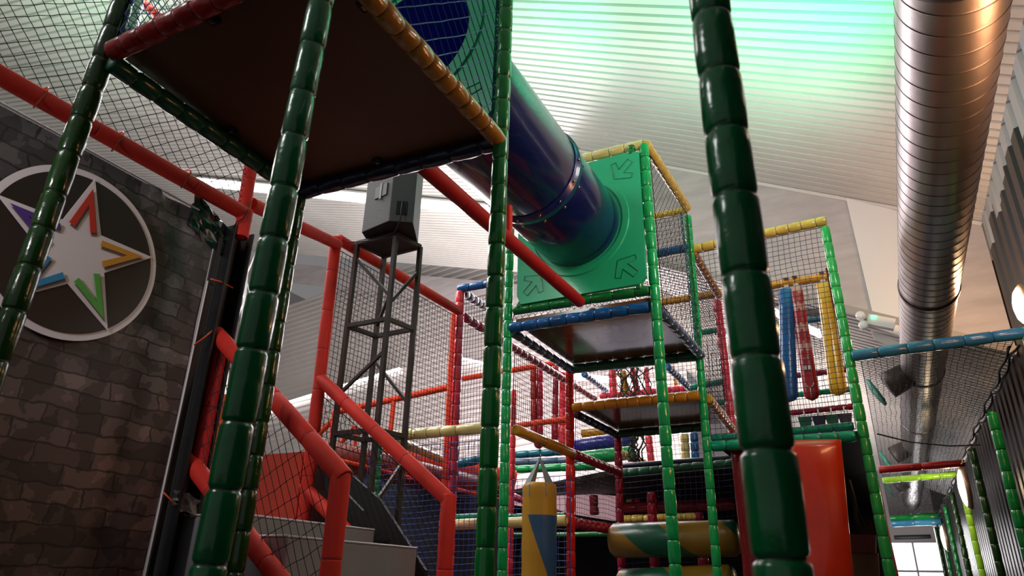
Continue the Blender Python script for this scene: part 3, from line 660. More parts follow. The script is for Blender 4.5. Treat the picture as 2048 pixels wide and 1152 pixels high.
flat('emblem_ring',circ(.437),.010,wprint,ban); flat('emblem_disc',circ(.403),.014,dprint,ban)
pol=lambda r,a:(r*math.cos(math.radians(a)),r*math.sin(math.radians(a)))
star=[]
for k in range(5): star+=[pol(.413,92-72*k),pol(.166,92-36-72*k)]
flat('emblem_star',star,.018,wprint,ban)
flat('emblem_spokes',[(0,0),(.01,0),(0,.01)],.0181,wprint,ban)
shad=mat('grey print shadow',(.16,.14,.15),.6)
cols=[('red',(.62,.035,.018)),('orange',(.72,.33,.035)),('green',(.11,.47,.075)),('blue',(.03,.30,.60)),('purple',(.10,.035,.30))]
for k,(cn,cc) in enumerate(cols):
    a=92-72*k; ap=pol(.352,a); ip=pol(.262,a); l1=pol(.150,a+27.5); l2=pol(.128,a+18); r1=pol(.150,a-27.5); r2=pol(.128,a-18)
    pts=[ap,l1,l2,ip,r2,r1]; 
    for half,nm in (((ap,l1,l2,ip),'l'),((ap,ip,r2,r1),'r')):
        pass
    sh=[(p[0]+.010,p[1]-.012) for p in pts]
    for pp,x,m,nm in ((sh,.0222,shad,'emblem_shadow'),(pts,.026,mat(cn+' print',cc,.5),'emblem_chevron')):
        P=[Vector((BX+x,EC[0]+q[0],EC[1]+q[1])) for q in pp]
        o=obj(nm,P+[p+Vector((.002,0,0)) for p in P],[(6,7,8,9),(6,9,10,11),(0,3,2,1),(0,5,4,3)]+[(i,(i+1)%6,6+(i+1)%6,6+i) for i in range(6)],m,ban,P[0],False)
        if nm=='emblem_chevron': o['label']=cn+' chevron of the star'
bm=MB(); bm.tube([Vector((BX+.005,2.455,z/20)) for z in range(-30,33)],.0045,6); bm.build('white_edge_cord',wprint,ban,(BX,2.455,0))
bm=MB(); bm.tube([Vector((BX+.0,-.5,2.0)),Vector((BX+.0,2.3,2.0))],.006,6); bm.build('white_edge_cord',wprint,ban,(BX,.2,2.0))
# black steel post behind the banner edge
o=empty('steel_post',(BX-.02,2.56,FLOOR),'black steel channel post at the right edge of the banner','post'); blk=mat('black painted steel',(.010,.009,.010),.42,bump=.1,bscale=12,var=.3,vscale=8)
bm=MB(); h=2.0-FLOOR; cz=(2.0+FLOOR)/2
bm.box((BX-.06,2.60,cz),.012,.15,h); bm.box((BX-.0,2.67,cz),.12,.012,h); bm.box((BX-.0,2.53,cz),.12,.012,h); bm.build('channel',blk,o,(BX,2.56,FLOOR),False)
bm=MB(); bm.box((BX-.01,2.485,(1.9+FLOOR)/2),.03,.03,1.9-FLOOR); bm.build('batten',mat('dark brown batten',(.006,.004,.003),.5),o,(BX,2.5,FLOOR),False)
v=[];f=[];rn=random.Random(3)
c=at(415,455,x=BX-.03)
for i in range(9):
    for j in range(9):
        v.append(c+Vector((rn.uniform(-.02,.02)+.02,(i-4)*.035,(4-j)*.028-(i-4)*.012+rn.uniform(-.01,.01))))
for i in range(8):
    for j in range(8): f.append((i*9+j,i*9+j+1,i*9+j+10,i*9+j+9))
o=obj('crumpled_bag',v,f,mat('dark green film',(.006,.028,.018),.25,coat=.3),None,c,False); tag(o,'crumpled dark green plastic film behind the top corner of the banner','plastic film')
c=at(375,1010,x=BX+.02); v=[];f=[]
for i in range(9):
    for j in range(7): v.append(c+Vector((rn.uniform(-.015,.015)+.02,(i-4)*.028,(3-j)*.016-(i-4)*.006+rn.uniform(-.009,.009))))
for i in range(8):
    for j in range(6): f.append((i*7+j,i*7+j+1,i*7+j+8,i*7+j+7))
o=obj('crumpled_film',v,f,mat('clear film',(.22,.20,.18),.2,coat=.4),None,c,False); tag(o,'crumpled clear plastic film on top of the grey padding at lower left','plastic film')
# red rails
def rail(label,a,b,r=.046,m='foam',seg=.40,cat='rail',name='foam_rail'): return padded(name,label,cat,a,b,r,m,seg=seg,kind='foam',jit=.05,lump=0)
Yn,Yf=2.60,3.82
ra=at(-40,128,x=-3.31); rb=at(490,428,x=-3.31); ra=ra+(ra-rb).normalized()*1.3
rail('long red foam rail above the banner',ra,rb,.047,seg=.62)
rail('red foam upright from the banner rail corner up to the dark green beam',at(484,440,x=-3.36),at(507,300,x=-3.36),.043,seg=.3,cat='post',name='foam_post')
rail('short red foam upright below the banner rail corner',rb+Vector((.0,0,.03)),rb-Vector((0,0,.17)),.047,seg=.3,cat='post',name='foam_post')
rail('red foam rail joining banner corner and speaker side post, behind the green posts',at(502,408,x=-3.37),at(676,489,y=Yf),.046,seg=.3)
rail('red foam rail descending right behind the loudspeaker stand',at(676,478,y=Yf),at(917,622,y=5.73),.046,seg=.6)
pf=at(672,478,y=Yf); pf2=at(605,1060,y=Yf)
rail('tall red foam post left of the loudspeaker stand',pf+Vector((0,0,.01)),down(pf,pf2,FLOOR),.047,seg=.33,cat='post',name='foam_post')
rail('red foam handrail of the stairs, far side',at(640,757,y=Yf),at(897,1000,y=Yf),.047,seg=.36)
a=at(898,998,y=Yf); rail('red foam end post of the far handrail',a+Vector((0,0,.03)),down(a,at(888,1148,y=Yf),FLOOR),.046,seg=.45,cat='post',name='foam_post')
rail('lower red foam rail of the stairs, far side',at(606,972,y=Yf),at(830,1202,y=Yf),.045,seg=.36)
rail('red foam handrail of the stairs, near side',at(432,666,y=Yn),at(690,958,y=Yn),.047,seg=.36)
a=at(681,958,y=Yn); rail('red foam end post of the near handrail',a+Vector((0,0,.035)),down(a,at(660,1148,y=Yn),FLOOR),.048,seg=.40,cat='post',name='foam_post')
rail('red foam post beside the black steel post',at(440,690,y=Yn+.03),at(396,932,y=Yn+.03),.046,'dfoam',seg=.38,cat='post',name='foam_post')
rail('lower red foam rail of the stairs, near side',at(377,918,y=Yn),at(590,1200,y=Yn),.047,seg=.30)
rail('orange red foam post beside the coral post behind the loudspeaker stand',at(911,628,y=5.78),down(at(911,628,y=5.78),at(893,960,y=5.78)),.047,'ofoam',seg=.9,cat='post',name='foam_post')
# ties
def tie(label,pts,r=.0045):
    bm=MB(); bm.tube(pts,r,5); o=bm.build('cable_tie',mat('orange tie',(.75,.09,.02),.4),None,pts[0]); tag(o,label,'cable tie')
for i,(px,py) in enumerate(((80,190),(232,278),(368,352))):
    c=at(px,py,x=-3.31); pts=[]
    for k in range(13):
        th=2*PI*k/12; pts.append(c+Vector((.051*math.cos(th),.012*math.sin(th),.051*math.sin(th)-.0)))
    pts+= [c+Vector((.03,-.02,-.10)),c+Vector((.01,.0,-.06))]
    tie('orange cable tie on the banner rail, %s'%('leftmost of three','middle of three','nearest the banner corner')[i],pts)
tie('orange cable tie from banner edge to black post, upper',[at(421,558,x=BX+.03),at(440,563,x=BX+.05),at(466,576,x=BX+.02)])
tie('orange cable tie from banner edge to the handrail end',[at(388,690,x=BX+.03),at(410,674,x=BX+.06),at(428,659,x=BX+.04)])
tie('orange cable tie low on the banner edge beside the clear film',[at(327,985,x=BX+.03),at(345,1003,x=BX+.05),at(358,1022,x=BX+.02)])
bm=MB(); bm.tube([at(502,402,x=-3.30),at(494,425,x=-3.26),at(486,438,x=-3.26),at(473,444,x=-3.29),at(466,456,x=-3.3)],.004,5); o=bm.build('power_cable',BLK,None,at(494,425,x=-3.26)); tag(o,'black cable looped round the red rail corner above the steel post','cable')
# stairs
grey=mat('grey padding vinyl',(.23,.22,.235),.5,bump=.15,bscale=7,var=.06,vscale=3)
st=empty('padded_stairs',(-3.4,3.2,FLOOR),'grey padded stairs between the red handrails','stairs')
for i,(x0,x1,zt) in enumerate(((-3.55,-2.96,.30),(-2.96,-2.62,.19),(-2.62,-2.30,-.02),(-2.30,-1.98,-.22),(-1.98,-1.66,-.42))):
    bm=MB(); bm.box(((x0+x1)/2,3.21,(zt+FLOOR)/2),x1-x0,1.10,zt-FLOOR); o=bm.build('step',grey,st,((x0+x1)/2,3.21,FLOOR),False)
    bv=o.modifiers.new('b','BEVEL'); bv.width=.018; bv.segments=2
    bm=MB(); bm.tube([(x1,2.67,zt-.005),(x1,3.75,zt-.005)],.006,5); bm.tube([(x0,2.66,zt-.002),(x1,2.66,zt-.002)],.006,5); bm.build('piping',mat('light piping',(.5,.48,.48),.5),st,(x1,2.67,zt))
rpan=mat('orange red board',(.62,.045,.018),.45,bump=.08,bscale=6,var=.12,vscale=3)
o=slab('safety_board',[at(495,912,y=3.80),at(607,903,y=3.80),at(560,1300,y=3.80),at(470,1300,y=3.80)],.03,rpan,nrm=(0,1,0)); tag(o,'orange red board behind the stairs, beside the tall red foam post','board')
o=slab('safety_board',[at(408,800,y=3.79),at(450,788,y=3.79),at(440,1300,y=3.79),at(340,1300,y=3.79)],.03,mat('orange board',(.80,.11,.02),.5,bump=.05,var=.1),nrm=(0,1,0)); tag(o,'bright orange board sliver between foam post and big green post','board')
# white truss behind the steel post
tr=mat('aluminium truss',(.75,.74,.76),.35,metal=.3); o=empty('lighting_truss',at(475,650,y=7),'white aluminium lighting truss standing behind the steel post','truss')
a0,a1=at(500,480,y=7.2),at(462,900,y=7.2); b0,b1=at(478,490,y=7.2),at(440,900,y=7.2); a1=down(a0,a1); b1=down(b0,b1)
for i,(p,q) in enumerate(((a0,a1),(b0,b1))):
    for dy in (0,.2):
        bm=MB(); e=Vector((0,dy,0)); bm.tube([p+e,q+e],.02,10); bm.build('chord',tr,o,p)
for i in range(12):
    t=i/12; t2=(i+1)/12
    for dy in (0,.2):
        e=Vector((0,dy,0)); p=a0.lerp(a1,t)+e; q=b0.lerp(b1,t2)+e
        if i%2: p,q=b0.lerp(b1,t)+e,a0.lerp(a1,t2)+e
        bm=MB(); bm.tube([p,q],.010,7); bm.build('brace',tr,o,p)

# ------------------------------------------------------------------ loudspeaker on its stand
sx0,sx1,sy0,sy1,sz=-3.60,-3.19,3.97,4.30,2.60
ir=mat('raw steel tube',(.075,.062,.060),.42,metal=.5,bump=.05,bscale=40,var=.2,vscale=6)
stand=empty('speaker_stand',((sx0+sx1)/2,(sy0+sy1)/2,FLOOR),'tall dark square steel lattice stand carrying the loudspeaker','speaker stand')
cs=[Vector(at(715,487,z=sz)),Vector(at(793,469,z=sz)),Vector(at(838,493,z=sz)),Vector(at(767,513,z=sz))]
cs=[Vector((-3.60,3.97,0)),Vector((-3.20,3.97,0)),Vector((-3.155,4.25,0)),Vector((-3.545,4.265,0))]
w=.034
lv=[2.60,1.86,1.0,.12,-.75]
for c in cs:
    bm=MB(); bm.box((c.x,c.y,(sz+FLOOR)/2),w,w,sz-FLOOR); bm.build('upright',ir,stand,(c.x,c.y,FLOOR),False)
for z in lv:
    for k in range(4):
        a,b=cs[k],cs[(k+1)%4]; bm=MB(); bm.bar((a.x,a.y,z),(b.x,b.y,z),w*.95); bm.build('rung',ir,stand,(a.x,a.y,z),False)
for a,za,b,zb in ((0,2.46,1,2.05),(2,2.37,1,1.99),(1,2.08,3,1.95),(1,1.60,0,1.30),(3,1.66,2,1.26),(0,.86,1,.50),(2,.80,1,.42),(1,-.05,0,-.40)):
    bm=MB(); bm.bar((cs[a].x,cs[a].y,za),(cs[b].x,cs[b].y,zb),w*.7); bm.build('brace',ir,stand,(cs[a].x,cs[a].y,za),False)
slab('top_plate',[Vector((c.x,c.y,sz-.01)) for c in cs],.012,mat('dark plate',(.02,.018,.018),.6),stand,nrm=(0,0,1),loc=(cs[0].x,cs[0].y,sz))
# cabinet: prism footprint with splayed sides; back (vented) towards the viewer
SPZ0=sz+.025; sh=.70
base=Vector((-3.30,4.05,SPZ0))
fp=[(-.175,-.185),(.152,-.25),(.31,-.145),(.14,.17),(-.10,.27),(-.29,.10)]
fp=[Vector((a,b,0)) for a,b in fp]
spk=empty('loudspeaker',base,'grey loudspeaker cabinet with black recessed handle on the steel stand','loudspeaker')
sg=mat('speaker grey textured paint',(.105,.100,.106),.7,bump=.25,bscale=120); sd=mat('speaker dark grille',(.03,.03,.032),.6,bump=.3,bscale=150)
v=[base+p for p in fp]+[base+p+Vector((0,0,sh)) for p in fp]; n=len(fp)
bot=mat('speaker underside',(.02,.02,.021),.6)
fcs=[tuple(range(n))[::-1],tuple(range(n,2*n))]+[(i,(i+1)%n,n+(i+1)%n,n+i) for i in range(n)]
o=obj('cabinet',v,fcs,[sg,bot],spk,base,False,[1,0]+[0]*n); bv=o.modifiers.new('b','BEVEL'); bv.width=.006; bv.segments=2
def onface(i,s,t,off=.004):
    a,b=base+fp[i],base+fp[(i+1)%n]; nn=(b-a).cross(Vector((0,0,1))).normalized(); return a.lerp(b,s)+Vector((0,0,t))+nn*off,(b-a).normalized(),nn
c,u,nn=onface(0,.60,.32); bm=MB(); bm.box(c,.150,.115,.008,(u,Vector((0,0,1)),nn)); o=bm.build('recessed_handle',mat('handle recess',(.006,.006,.006),.5),spk,c,False); bv=o.modifiers.new('b','BEVEL'); bv.width=.003
bm=MB(); bm.box(c+nn*.004,.024,.150,.006,(u,Vector((0,0,1)),nn)); bm.build('handle_bar',mat('handle grey',(.2,.19,.2),.5),spk,c,False)
c,u,nn=onface(1,.48,.125); bm=MB(); bm.box(c,.085,.12,.006,(u,Vector((0,0,1)),nn)); pl=bm.build('connector_plate',BLK,spk,c,False)
bm=MB()
for i in range(3):
    for j in range(3): bm.box(c+nn*.005+u*(-.024+.022*i)+Vector((0,0,.038-.030*j)),.014,.008 if (i+j)%2 else .016,.003,(u,Vector((0,0,1)),nn))
bm.build('plate_marks',mat('plate print',(.35,.35,.4),.5),pl,c,False)
bm=MB(); bm.tube([c+nn*.012+Vector((0,0,.05)),c+nn*.03+Vector((0,0,-.02)),c+nn*.03+Vector((0,0,-.12)),Vector((-3.20,3.945,2.60)),Vector((-3.40,3.945,2.575)),Vector((-3.60,3.94,2.60)),at(655,488,y=3.76)],.0055,6)
o=bm.build('speaker_cable',mat('grey cable',(.06,.06,.07),.5),None,c); tag(o,'dark cable hanging from the loudspeaker connector to the stand top','cable')

# ================================================================== BACK STRUCTURES
def b2(label,p,q,y,r,m,y2=None,**k): k.setdefault('n',14); return beam(label,at(*p,y=y),at(*q,y=y2 or y),r,m,**k)
def p2(label,p,q,y,r,m,zt=None,**k):
    k.setdefault('n',14); k.setdefault('seg',.14); a,b=at(*p,y=y),at(*q,y=y); return padded('padded_post',label,'post',a,down(a,b) if k.pop('tofloor',True) else b,r,m,**k)
p2('coral pink post right of the orange foam post, behind the net',(921,583),(903,1010),5.75,.047,'pink')
b2('blue beam on top of the coral pink post',(917,578),(1010,563),5.75,.045,'blue',seg=.16)
b2('navy beam running back from the coral pink post',(925,585),(1010,640),5.8,.05,'navy',7.2)
beam('crimson beam running back behind the middle tower',at(925,632,x=-3.7),at(1190,798,x=-3.7),.05,'crim',seg=.15,n=14)
b2('thin orange rail behind the net, left of the green posts',(925,757),(1110,726),9.5,.045,'ofoam',kind='foam',seg=.3)
b2('thin orange rail behind the net, lower',(1025,852),(1140,838),9.5,.045,'ofoam',kind='foam',seg=.3)
for i,(x0,x1,y0,y1,m) in enumerate(((1067,1068,730,880,'dred'),(1080,1080,728,870,'crim'),(1112,1110,725,880,'crim'),(1126,1124,745,905,'pink'))):
    b2(('dark red','crimson','crimson','coral')[i]+' far post seen through the net, %s behind the middle tower'%('first','second','third','fourth')[i],(x0,y0),(x1,y1),10.0,.055,m,seg=.3)
b2('slate beam slanting behind the second deck, left',(1168,748),(1222,788),9.0,.05,'blue',10.5)
b2('blue beam slanting behind the second deck, right',(1334,733),(1384,781),8.4,.05,'blue',9.8)
b2('red far rail behind the second deck',(1200,792),(1385,775),10,.05,'pink')
b2('coral post behind the second deck, left of the rope tangle',(1224,738),(1228,795),8.6,.052,'pink')
b2('coral leaning post within the rope tangle',(1265,738),(1276,790),8.8,.045,'pink')
b2('amber leaning post within the rope tangle',(1246,742),(1252,790),8.6,.045,'amber')
b2('thin coral post right of the rope tangle',(1292,735),(1296,790),9.2,.035,'pink')
b2('thin amber pole far behind between the green posts',(1345,732),(1352,772),10.5,.03,'amber')
b2('pink post below the second deck',(1297,872),(1303,927),9.5,.05,'pink')
b2('pale yellow post below the second deck',(1369,868),(1372,925),9.5,.06,'pale')
b2('bright blue post below the second deck',(1388,865),(1391,922),9.5,.055,'blue')
b2('yellow roll slanting under the second deck',(1238,905),(1290,928),8.5,.055,'yel',9.2)
rn=random.Random(5); bm=MB()
for k in range(16):
    x=rn.uniform(1238,1300); pts=[]
    for j in range(7): pts.append(at(x+rn.uniform(-9,9)+(j-3)*rn.uniform(-4,4),735+j*11,y=8.45+rn.uniform(-.05,.05)))
    bm.tube(pts,.009,5)
o=bm.build('climbing_rope_tangle',BLK,None,at(1265,790,y=8.45)); tag(o,'tangle of dark climbing ropes above the second deck','ropes')
bm=MB()
for k in range(12):
    x=rn.uniform(1262,1290); pts=[]
    for j in range(6): pts.append(at(x+rn.uniform(-8,8),868+j*11,y=8.45+rn.uniform(-.05,.05)))
    bm.tube(pts,.010,5)
o=bm.build('climbing_rope_tangle',BLK,None,at(1275,925,y=8.45)); tag(o,'tangle of dark climbing ropes below the second deck','ropes')
# rolls behind the red post
for i,(p,q,y,r,m,l) in enumerate((((1146,893),(1268,878),9.0,.10,'navyblue','fat blue padded roll behind the red post'),((1146,918),(1268,905),8.8,.09,'green','fat light green padded roll below the blue one'),((1165,868),(1225,862),9.6,.08,'amber','orange roll above the fat blue roll'))):
    mm=vinyl('royal blue vinyl',(.03,.03,.30)) if m=='navyblue' else V[m]
    a,b=at(*p,y=y),at(*q,y=y); padded('padded_roll',l,'roll',a,b,r,mm,seg=3,n=24)
# mid level deck behind: beam edge + underside
YD=7.85
b2('teal green padded beam of the low deck, right of the rear post',(1240,948),(1500,925),YD,.055,'dteal',seg=.12)
b2('slate strip along the top of the low deck edge',(1240,932),(1462,916),YD+.05,.03,'navy',seg=2)
b2('green padded beam behind the punch bag',(1005,940),(1190,932),YD,.048,'green',seg=.2)
b2('slate beam behind the punch bag straps',(1005,926),(1180,920),YD+.15,.05,'slate',seg=.4)
b2('teal beam behind the punch bag straps, topmost',(1005,911),(1140,902),YD+.3,.05,'sea',seg=.2)
dkm=mat('dark deck underside',(.02,.012,.010),.7)  # shade under the deck put into the near-black colour
zD=at(1240,948,y=YD).z
o=slab('low_deck',[(-2.75,YD,zD),(-.05,YD,zD),(-.05,12,zD),(-9,12,zD)],.06,dkm,nrm=(0,0,1)); tag(o,'dark low deck behind the middle tower, seen from below','deck')  # left part added to keep the space below in shadow
o=slab('low_deck',[(-1.30,Y4+.05,1.19),(-.08,Y4+.05,1.19),(-.08,8.7,1.19),(-1.30,8.7,1.19)],.04,mat('brown deck underside',(.05,.03,.015),.6),nrm=(0,0,1)); tag(o,'brown deck under the right tower floor','deck')
o=slab('shade_backdrop',[(-9,12.0,FLOOR),(-.05,12.0,FLOOR),(-.05,12.0,zD+.02),(-9,12.0,zD+.02)],.05,mat('interior shade',(.006,.003,.004),.8,var=.4,vscale=1),nrm=(0,1,0)); tag(o,'added dark sheet standing for the shade under the low deck','panel')  # added sheet, its near-black colour stands in for shade under the deck
o=slab('shade_backdrop',[at(560,1300,y=6.8),at(1020,1300,y=6.8),at(1020,1002,y=6.8),at(610,915,y=6.8)],.05,mat('navy shade',(.007,.007,.018),.8,var=.3,vscale=1),nrm=(0,1,0)); tag(o,'added dark navy backdrop behind the blue net at the foot of the speaker stand','panel')  # added backdrop, shade of the area behind the net put into its colour
# black slanting side wall of the stairs
o=slab('stair_side_wall',[at(612,960,y=3.9),at(622,880,y=3.9),at(760,960,y=3.9),at(905,1152,y=3.9),at(905,1250,y=3.9),at(590,1250,y=3.9)][:4],.02,mat('black board',(.008,.007,.008),.6),nrm=(0,1,0)); bpy.data.objects.remove(o)
pts=[at(608,1250,y=3.93),at(612,965,y=3.93),at(628,885,y=3.93),at(760,1000,y=3.93),at(850,1140,y=3.93),at(850,1250,y=3.93)]
o=obj('stair_side_wall',pts+[p+Vector((0,.03,0)) for p in pts],[tuple(range(6)),tuple(range(6,12))[::-1]]+[(i,(i+1)%6,6+(i+1)%6,6+i) for i in range(6)],mat('black board',(.008,.007,.008),.6),None,pts[0],False); tag(o,'black board closing the far side of the stairs under the handrail','board')
b2('pale grey slanting batten on the black stair board',(692,985),(728,1022),3.88,.006,mat('grey batten',(.3,.3,.32),.5),seg=3)
# dark red slide chute behind the net
q=[at(628,876,y=5.2),at(870,955,y=6.6),at(1010,1000,y=7.4)]
bm=MB(); pr5=[(0,.12),(.05,.14)]
a,b=at(640,905,y=5.6),at(1000,988,y=7.2); bm.lathe(a,b,[(0,.12),(.02,.14),((b-a).length*.5,.15),((b-a).length,.14)],24); o=bm.build('slide_chute',mat('dark red slide',(.22,.015,.012),.4),None,a); tag(o,'dark red rounded slide chute behind the speaker stand','slide')
b2('orange edge strip under the dark red chute',(645,912),(1000,1000),5.5,.020,'ofoam',7.0,kind='foam',seg=.8)
b2('orange red padded board edge behind the yellow beam',(765,905),(1030,960),6.4,.11,'ofoam',7.4,kind='foam',seg=3)
b2('orange handrail far behind the speaker stand',(668,825),(908,772),7.6,.045,'ofoam',kind='foam',seg=.3)
b2('orange baluster of the far handrail',(788,800),(780,872),7.6,.035,'ofoam',kind='foam',seg=.5)
b2('orange newel at the left end of the far handrail',(670,824),(662,895),7.6,.04,'ofoam',kind='foam',seg=.5)
b2('orange sloping rail left of the far handrail',(668,838),(636,870),7.6,.04,'ofoam',kind='foam',seg=.5)
b2('orange small post behind the speaker stand',(714,858),(708,905),7.6,.035,'ofoam',kind='foam',seg=.5)
b2('orange short brace behind the speaker stand',(712,852),(680,888),7.6,.035,'ofoam',kind='foam',seg=.5)
b2('green post seen through the speaker stand foot',(757,885),(748,1060),5.9,.045,'mgreen')
# left pale beams
Yp=5.0
b2('pale yellow padded beam left of the centre green post',(772,873),(968,856),Yp+.15,.048,'pale',seg=.16)
b2('pale yellow padded beam slanting back to the teal beam',(800,884),(912,930),Yp+.2,.040,'pale',6.3,seg=.16)
b2('sea blue netted beam at the end of the slanting pale beam',(905,930),(975,915),6.3,.048,'sea',seg=.16)
b2('short pale yellow beam low beside the centre green post',(898,1050),(965,1047),6.0,.05,'pale',seg=.3)
b2('thin teal rail low beside the centre green post',(898,1034),(965,1031),6.1,.025,'teal',seg=.3)
b2('crimson band behind the blue net',(905,958),(1010,990),7.0,.05,'crim',8.0)
# spiral rolls in the low area
def spiral(label,a,b,r):
    m=mat('banded roll vinyl',(.5,.3,.03),.35,bump=.08,bscale=10,coat=.3); 
    if not m.get('done'):
        m['done']=1; nt=m.node_tree;N=nt.nodes;L=nt.links;bb=N['Principled BSDF']; tc=N.new('ShaderNodeTexCoord'); sp=N.new('ShaderNodeSeparateXYZ'); L.new(tc.outputs['Object'],sp.inputs[0])
        def mt(op,x,y=None):
            n=N.new('ShaderNodeMath'); n.operation=op
            for i,q in enumerate((x,y)):
                if q is None: continue
                if isinstance(q,(int,float)): n.inputs[i].default_value=q
                else: L.new(q,n.inputs[i])
            return n.outputs[0]
        an=mt('DIVIDE',mt('ARCTAN2',sp.outputs['Z'],sp.outputs['Y']),2*PI); ph=mt('FRACT',mt('ADD',mt('ADD',mt('MULTIPLY',an,1),mt('MULTIPLY',sp.outputs['X'],-.95)),.15))
        g=mt('LESS_THAN',ph,.42); mx=N.new('ShaderNodeMix'); mx.data_type='RGBA'; L.new(g,mx.inputs['Factor']); mx.inputs['A'].default_value=(.26,.15,.015,1); mx.inputs['B'].default_value=(.002,.10,.05,1); L.new(mx.outputs['Result'],bb.inputs['Base Color'])
    a,b=Vector(a),Vector(b); L_=(b-a).length; bm=MB(); bm.lathe(a,b,[(0,.02),(.01,r*.8),(.05,r),(L_-.05,r),(L_-.01,r*.8),(L_,.02)],36); o=bm.build('padded_roll',m,None,a); tag(o,label,'roll')
a,b=at(1222,1081,y=7.0),at(1480,1076,y=7.0); spiral('big yellow roll with green diagonal bands low behind the green posts',a,b,.165)
a,b=at(1238,1180,y=7.0),at(1475,1172,y=7.0); spiral('lower yellow and green banded roll at the bottom edge',a,b,.19)
b2('yellow netted rail above the banded roll',(1240,1039),(1400,1033),8.0,.045,'yel',seg=.14)
b2('crimson short post end of the yellow netted rail',(1396,1025),(1399,1042),8.0,.05,'crim')
b2('dark red rail crossing behind the green posts',(1240,1016),(1470,1008),9.0,.07,'dred',seg=.25)
b2('green rail far back above the dark red rail',(1240,994),(1330,989),10.5,.06,'mgreen',seg=.3)
b2('crimson post in the dark area behind the right green posts',(1303,985),(1310,1152),7.6,.05,'crim')
b2('crimson stub under the banded roll',(1406,1115),(1409,1140),7.9,.06,'crim')
for i,(px,py,m) in enumerate(((1250,986,'yel'),(1266,985,'sea'),(1283,984,'amber'),(1254,1006,'pale'),(1270,1005,'pink'),(1287,1004,'navy'))):
    a=at(px,py,y=10.4); b=at(px+13,py,y=10.4); padded('foam_block','%s padded foam block on the far rail, %s row'%(('yellow','teal','amber','pale','coral','navy')[i],'upper' if i<3 else 'lower'),'block',a,b,.06,m,seg=.2,n=14)
b2('red side rail of the pale window strip behind the punch bag',(1005,985),(1150,1040),9.0,.05,'crim',seg=.3)
b2('crimson upright through the pale strip, right of the red post',(1187,990),(1189,1030),8.4,.055,'crim')
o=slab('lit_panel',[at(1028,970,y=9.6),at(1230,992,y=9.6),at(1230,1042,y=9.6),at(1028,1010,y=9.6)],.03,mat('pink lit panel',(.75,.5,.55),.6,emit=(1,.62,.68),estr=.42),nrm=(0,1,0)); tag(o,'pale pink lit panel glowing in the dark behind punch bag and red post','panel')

# ================================================================== NETS
def N_(label,pts,cell,m,diamond=False,r=.0017,**k): return net(label,pts,cell,m,diamond,r,**k)
N_('black diamond net above the banner rail',[(BX,-.4,4.3),(BX,2.62,4.3),(BX,2.62,2.14),(BX,-.4,2.14)],.040,BLK,True,.0019,knot=True,wob=.15)
c=[Vector((A.x,A.y,3.6)),Vector((B.x,A.y,3.6)),B+zup*.05,A+zup*.05]; N_('blue net on the near face above the plywood deck',c,.045,BLUEC,True,.0019,wob=.2)
c=[Vector((A.x,A.y,3.6)),Vector((D.x,D.y,3.6)),D+zup*.05,A+zup*.05]; N_('blue net on the left face above the plywood deck',c,.045,BLUEC,True,.0019,wob=.2)
c=[Vector((B.x,B.y,3.6)),Vector((Cn.x-.02,Cn.y,3.6)),Cn+zup*.05+Vector((-.02,0,0)),B+zup*.05]; N_('blue and black net on the right face above the amber beam',c,.050,mat('blue net cord',(.03,.09,.28),.5),True,.0022,wob=.1)
# lacing on the centre post
bm=MB()
for s in range(3):
    pts=[Vector((Cn.x-.035+.010*math.sin(i*1.7+s*2),Cn.y-.01-.012*math.cos(i*2.1+s),Cn.z+.10+i*.03)) for i in range(50)]; bm.tube(pts,.003,5)
o=bm.build('lacing_cord',mat('blue net cord',(.03,.09,.28),.5),None,Cn); tag(o,'blue lacing cord knotted up the centre green post','cord')
N_('black net beside the speaker stand, below the descending red rail',[at(678,500,y=3.84),at(915,635,y=5.70),at(898,960,y=5.70),at(625,880,y=3.84)],.047,BLK,False,.0022)
N_('black net between the far handrail and lower rail',[at(643,790,y=3.82),at(893,1015,y=3.82),at(893,1260,y=3.82),at(606,985,y=3.82)],.045,BLK,True,.0019)
N_('black net between the near handrail and lower rail',[at(440,695,y=2.60),at(678,970,y=2.60),at(662,1330,y=2.60),at(385,935,y=2.60)],.050,BLK,True,.0018,knot=True)
N_('blue net left of the centre green post, below the pale beam',[at(740,900,y=5.3),at(968,880,y=5.3),at(950,1230,y=5.3),at(700,1230,y=5.3)],.050,BLUEC,False,.0022)
N_('purple net between coral post and middle tower',[at(928,600,y=5.7),at(1012,580,y=5.5),at(1008,1000,y=5.5),at(908,1000,y=5.7)],.042,NAVYC,False,.0021)
N_('black net on the left side of the middle tower, below its deck',[at(1030,690,x=-2.60),at(1141,755,x=-2.60),at(1143,900,x=-2.60),at(1024,852,x=-2.60)],.038,BLK,False,.0021)
N_('black net under the crimson beam behind the red post',[at(1150,925,x=-2.6),at(1237,958,x=-2.6),at(1241,1060,x=-2.6),at(1152,1045,x=-2.6)],.045,BLK,False,.0022)
N_('dark net between punch bag and red post, lower',[at(1025,960,y=6.2),at(1140,950,y=6.2),at(1142,1240,y=6.2),at(1015,1240,y=6.2)],.055,BLUEC,False,.0023)
N_('black net above the second deck at the back',[at(1150,742,y=Y3),at(1440,705,y=Y3),at(1450,800,y=Y3),at(1152,830,y=Y3)],.048,BLK,False,.0023)
N_('black net below the second deck',[at(1152,835,x=-2.6),at(1236,875,x=-2.6),at(1238,945,x=-2.6),at(1150,910,x=-2.6)],.045,BLK,False,.0022)
N_('black net below the second deck, far side',[at(1240,872,y=8.0),at(1420,856,y=8.0),at(1430,925,y=8.0),at(1242,935,y=8.0)],.055,BLK,False,.0022)
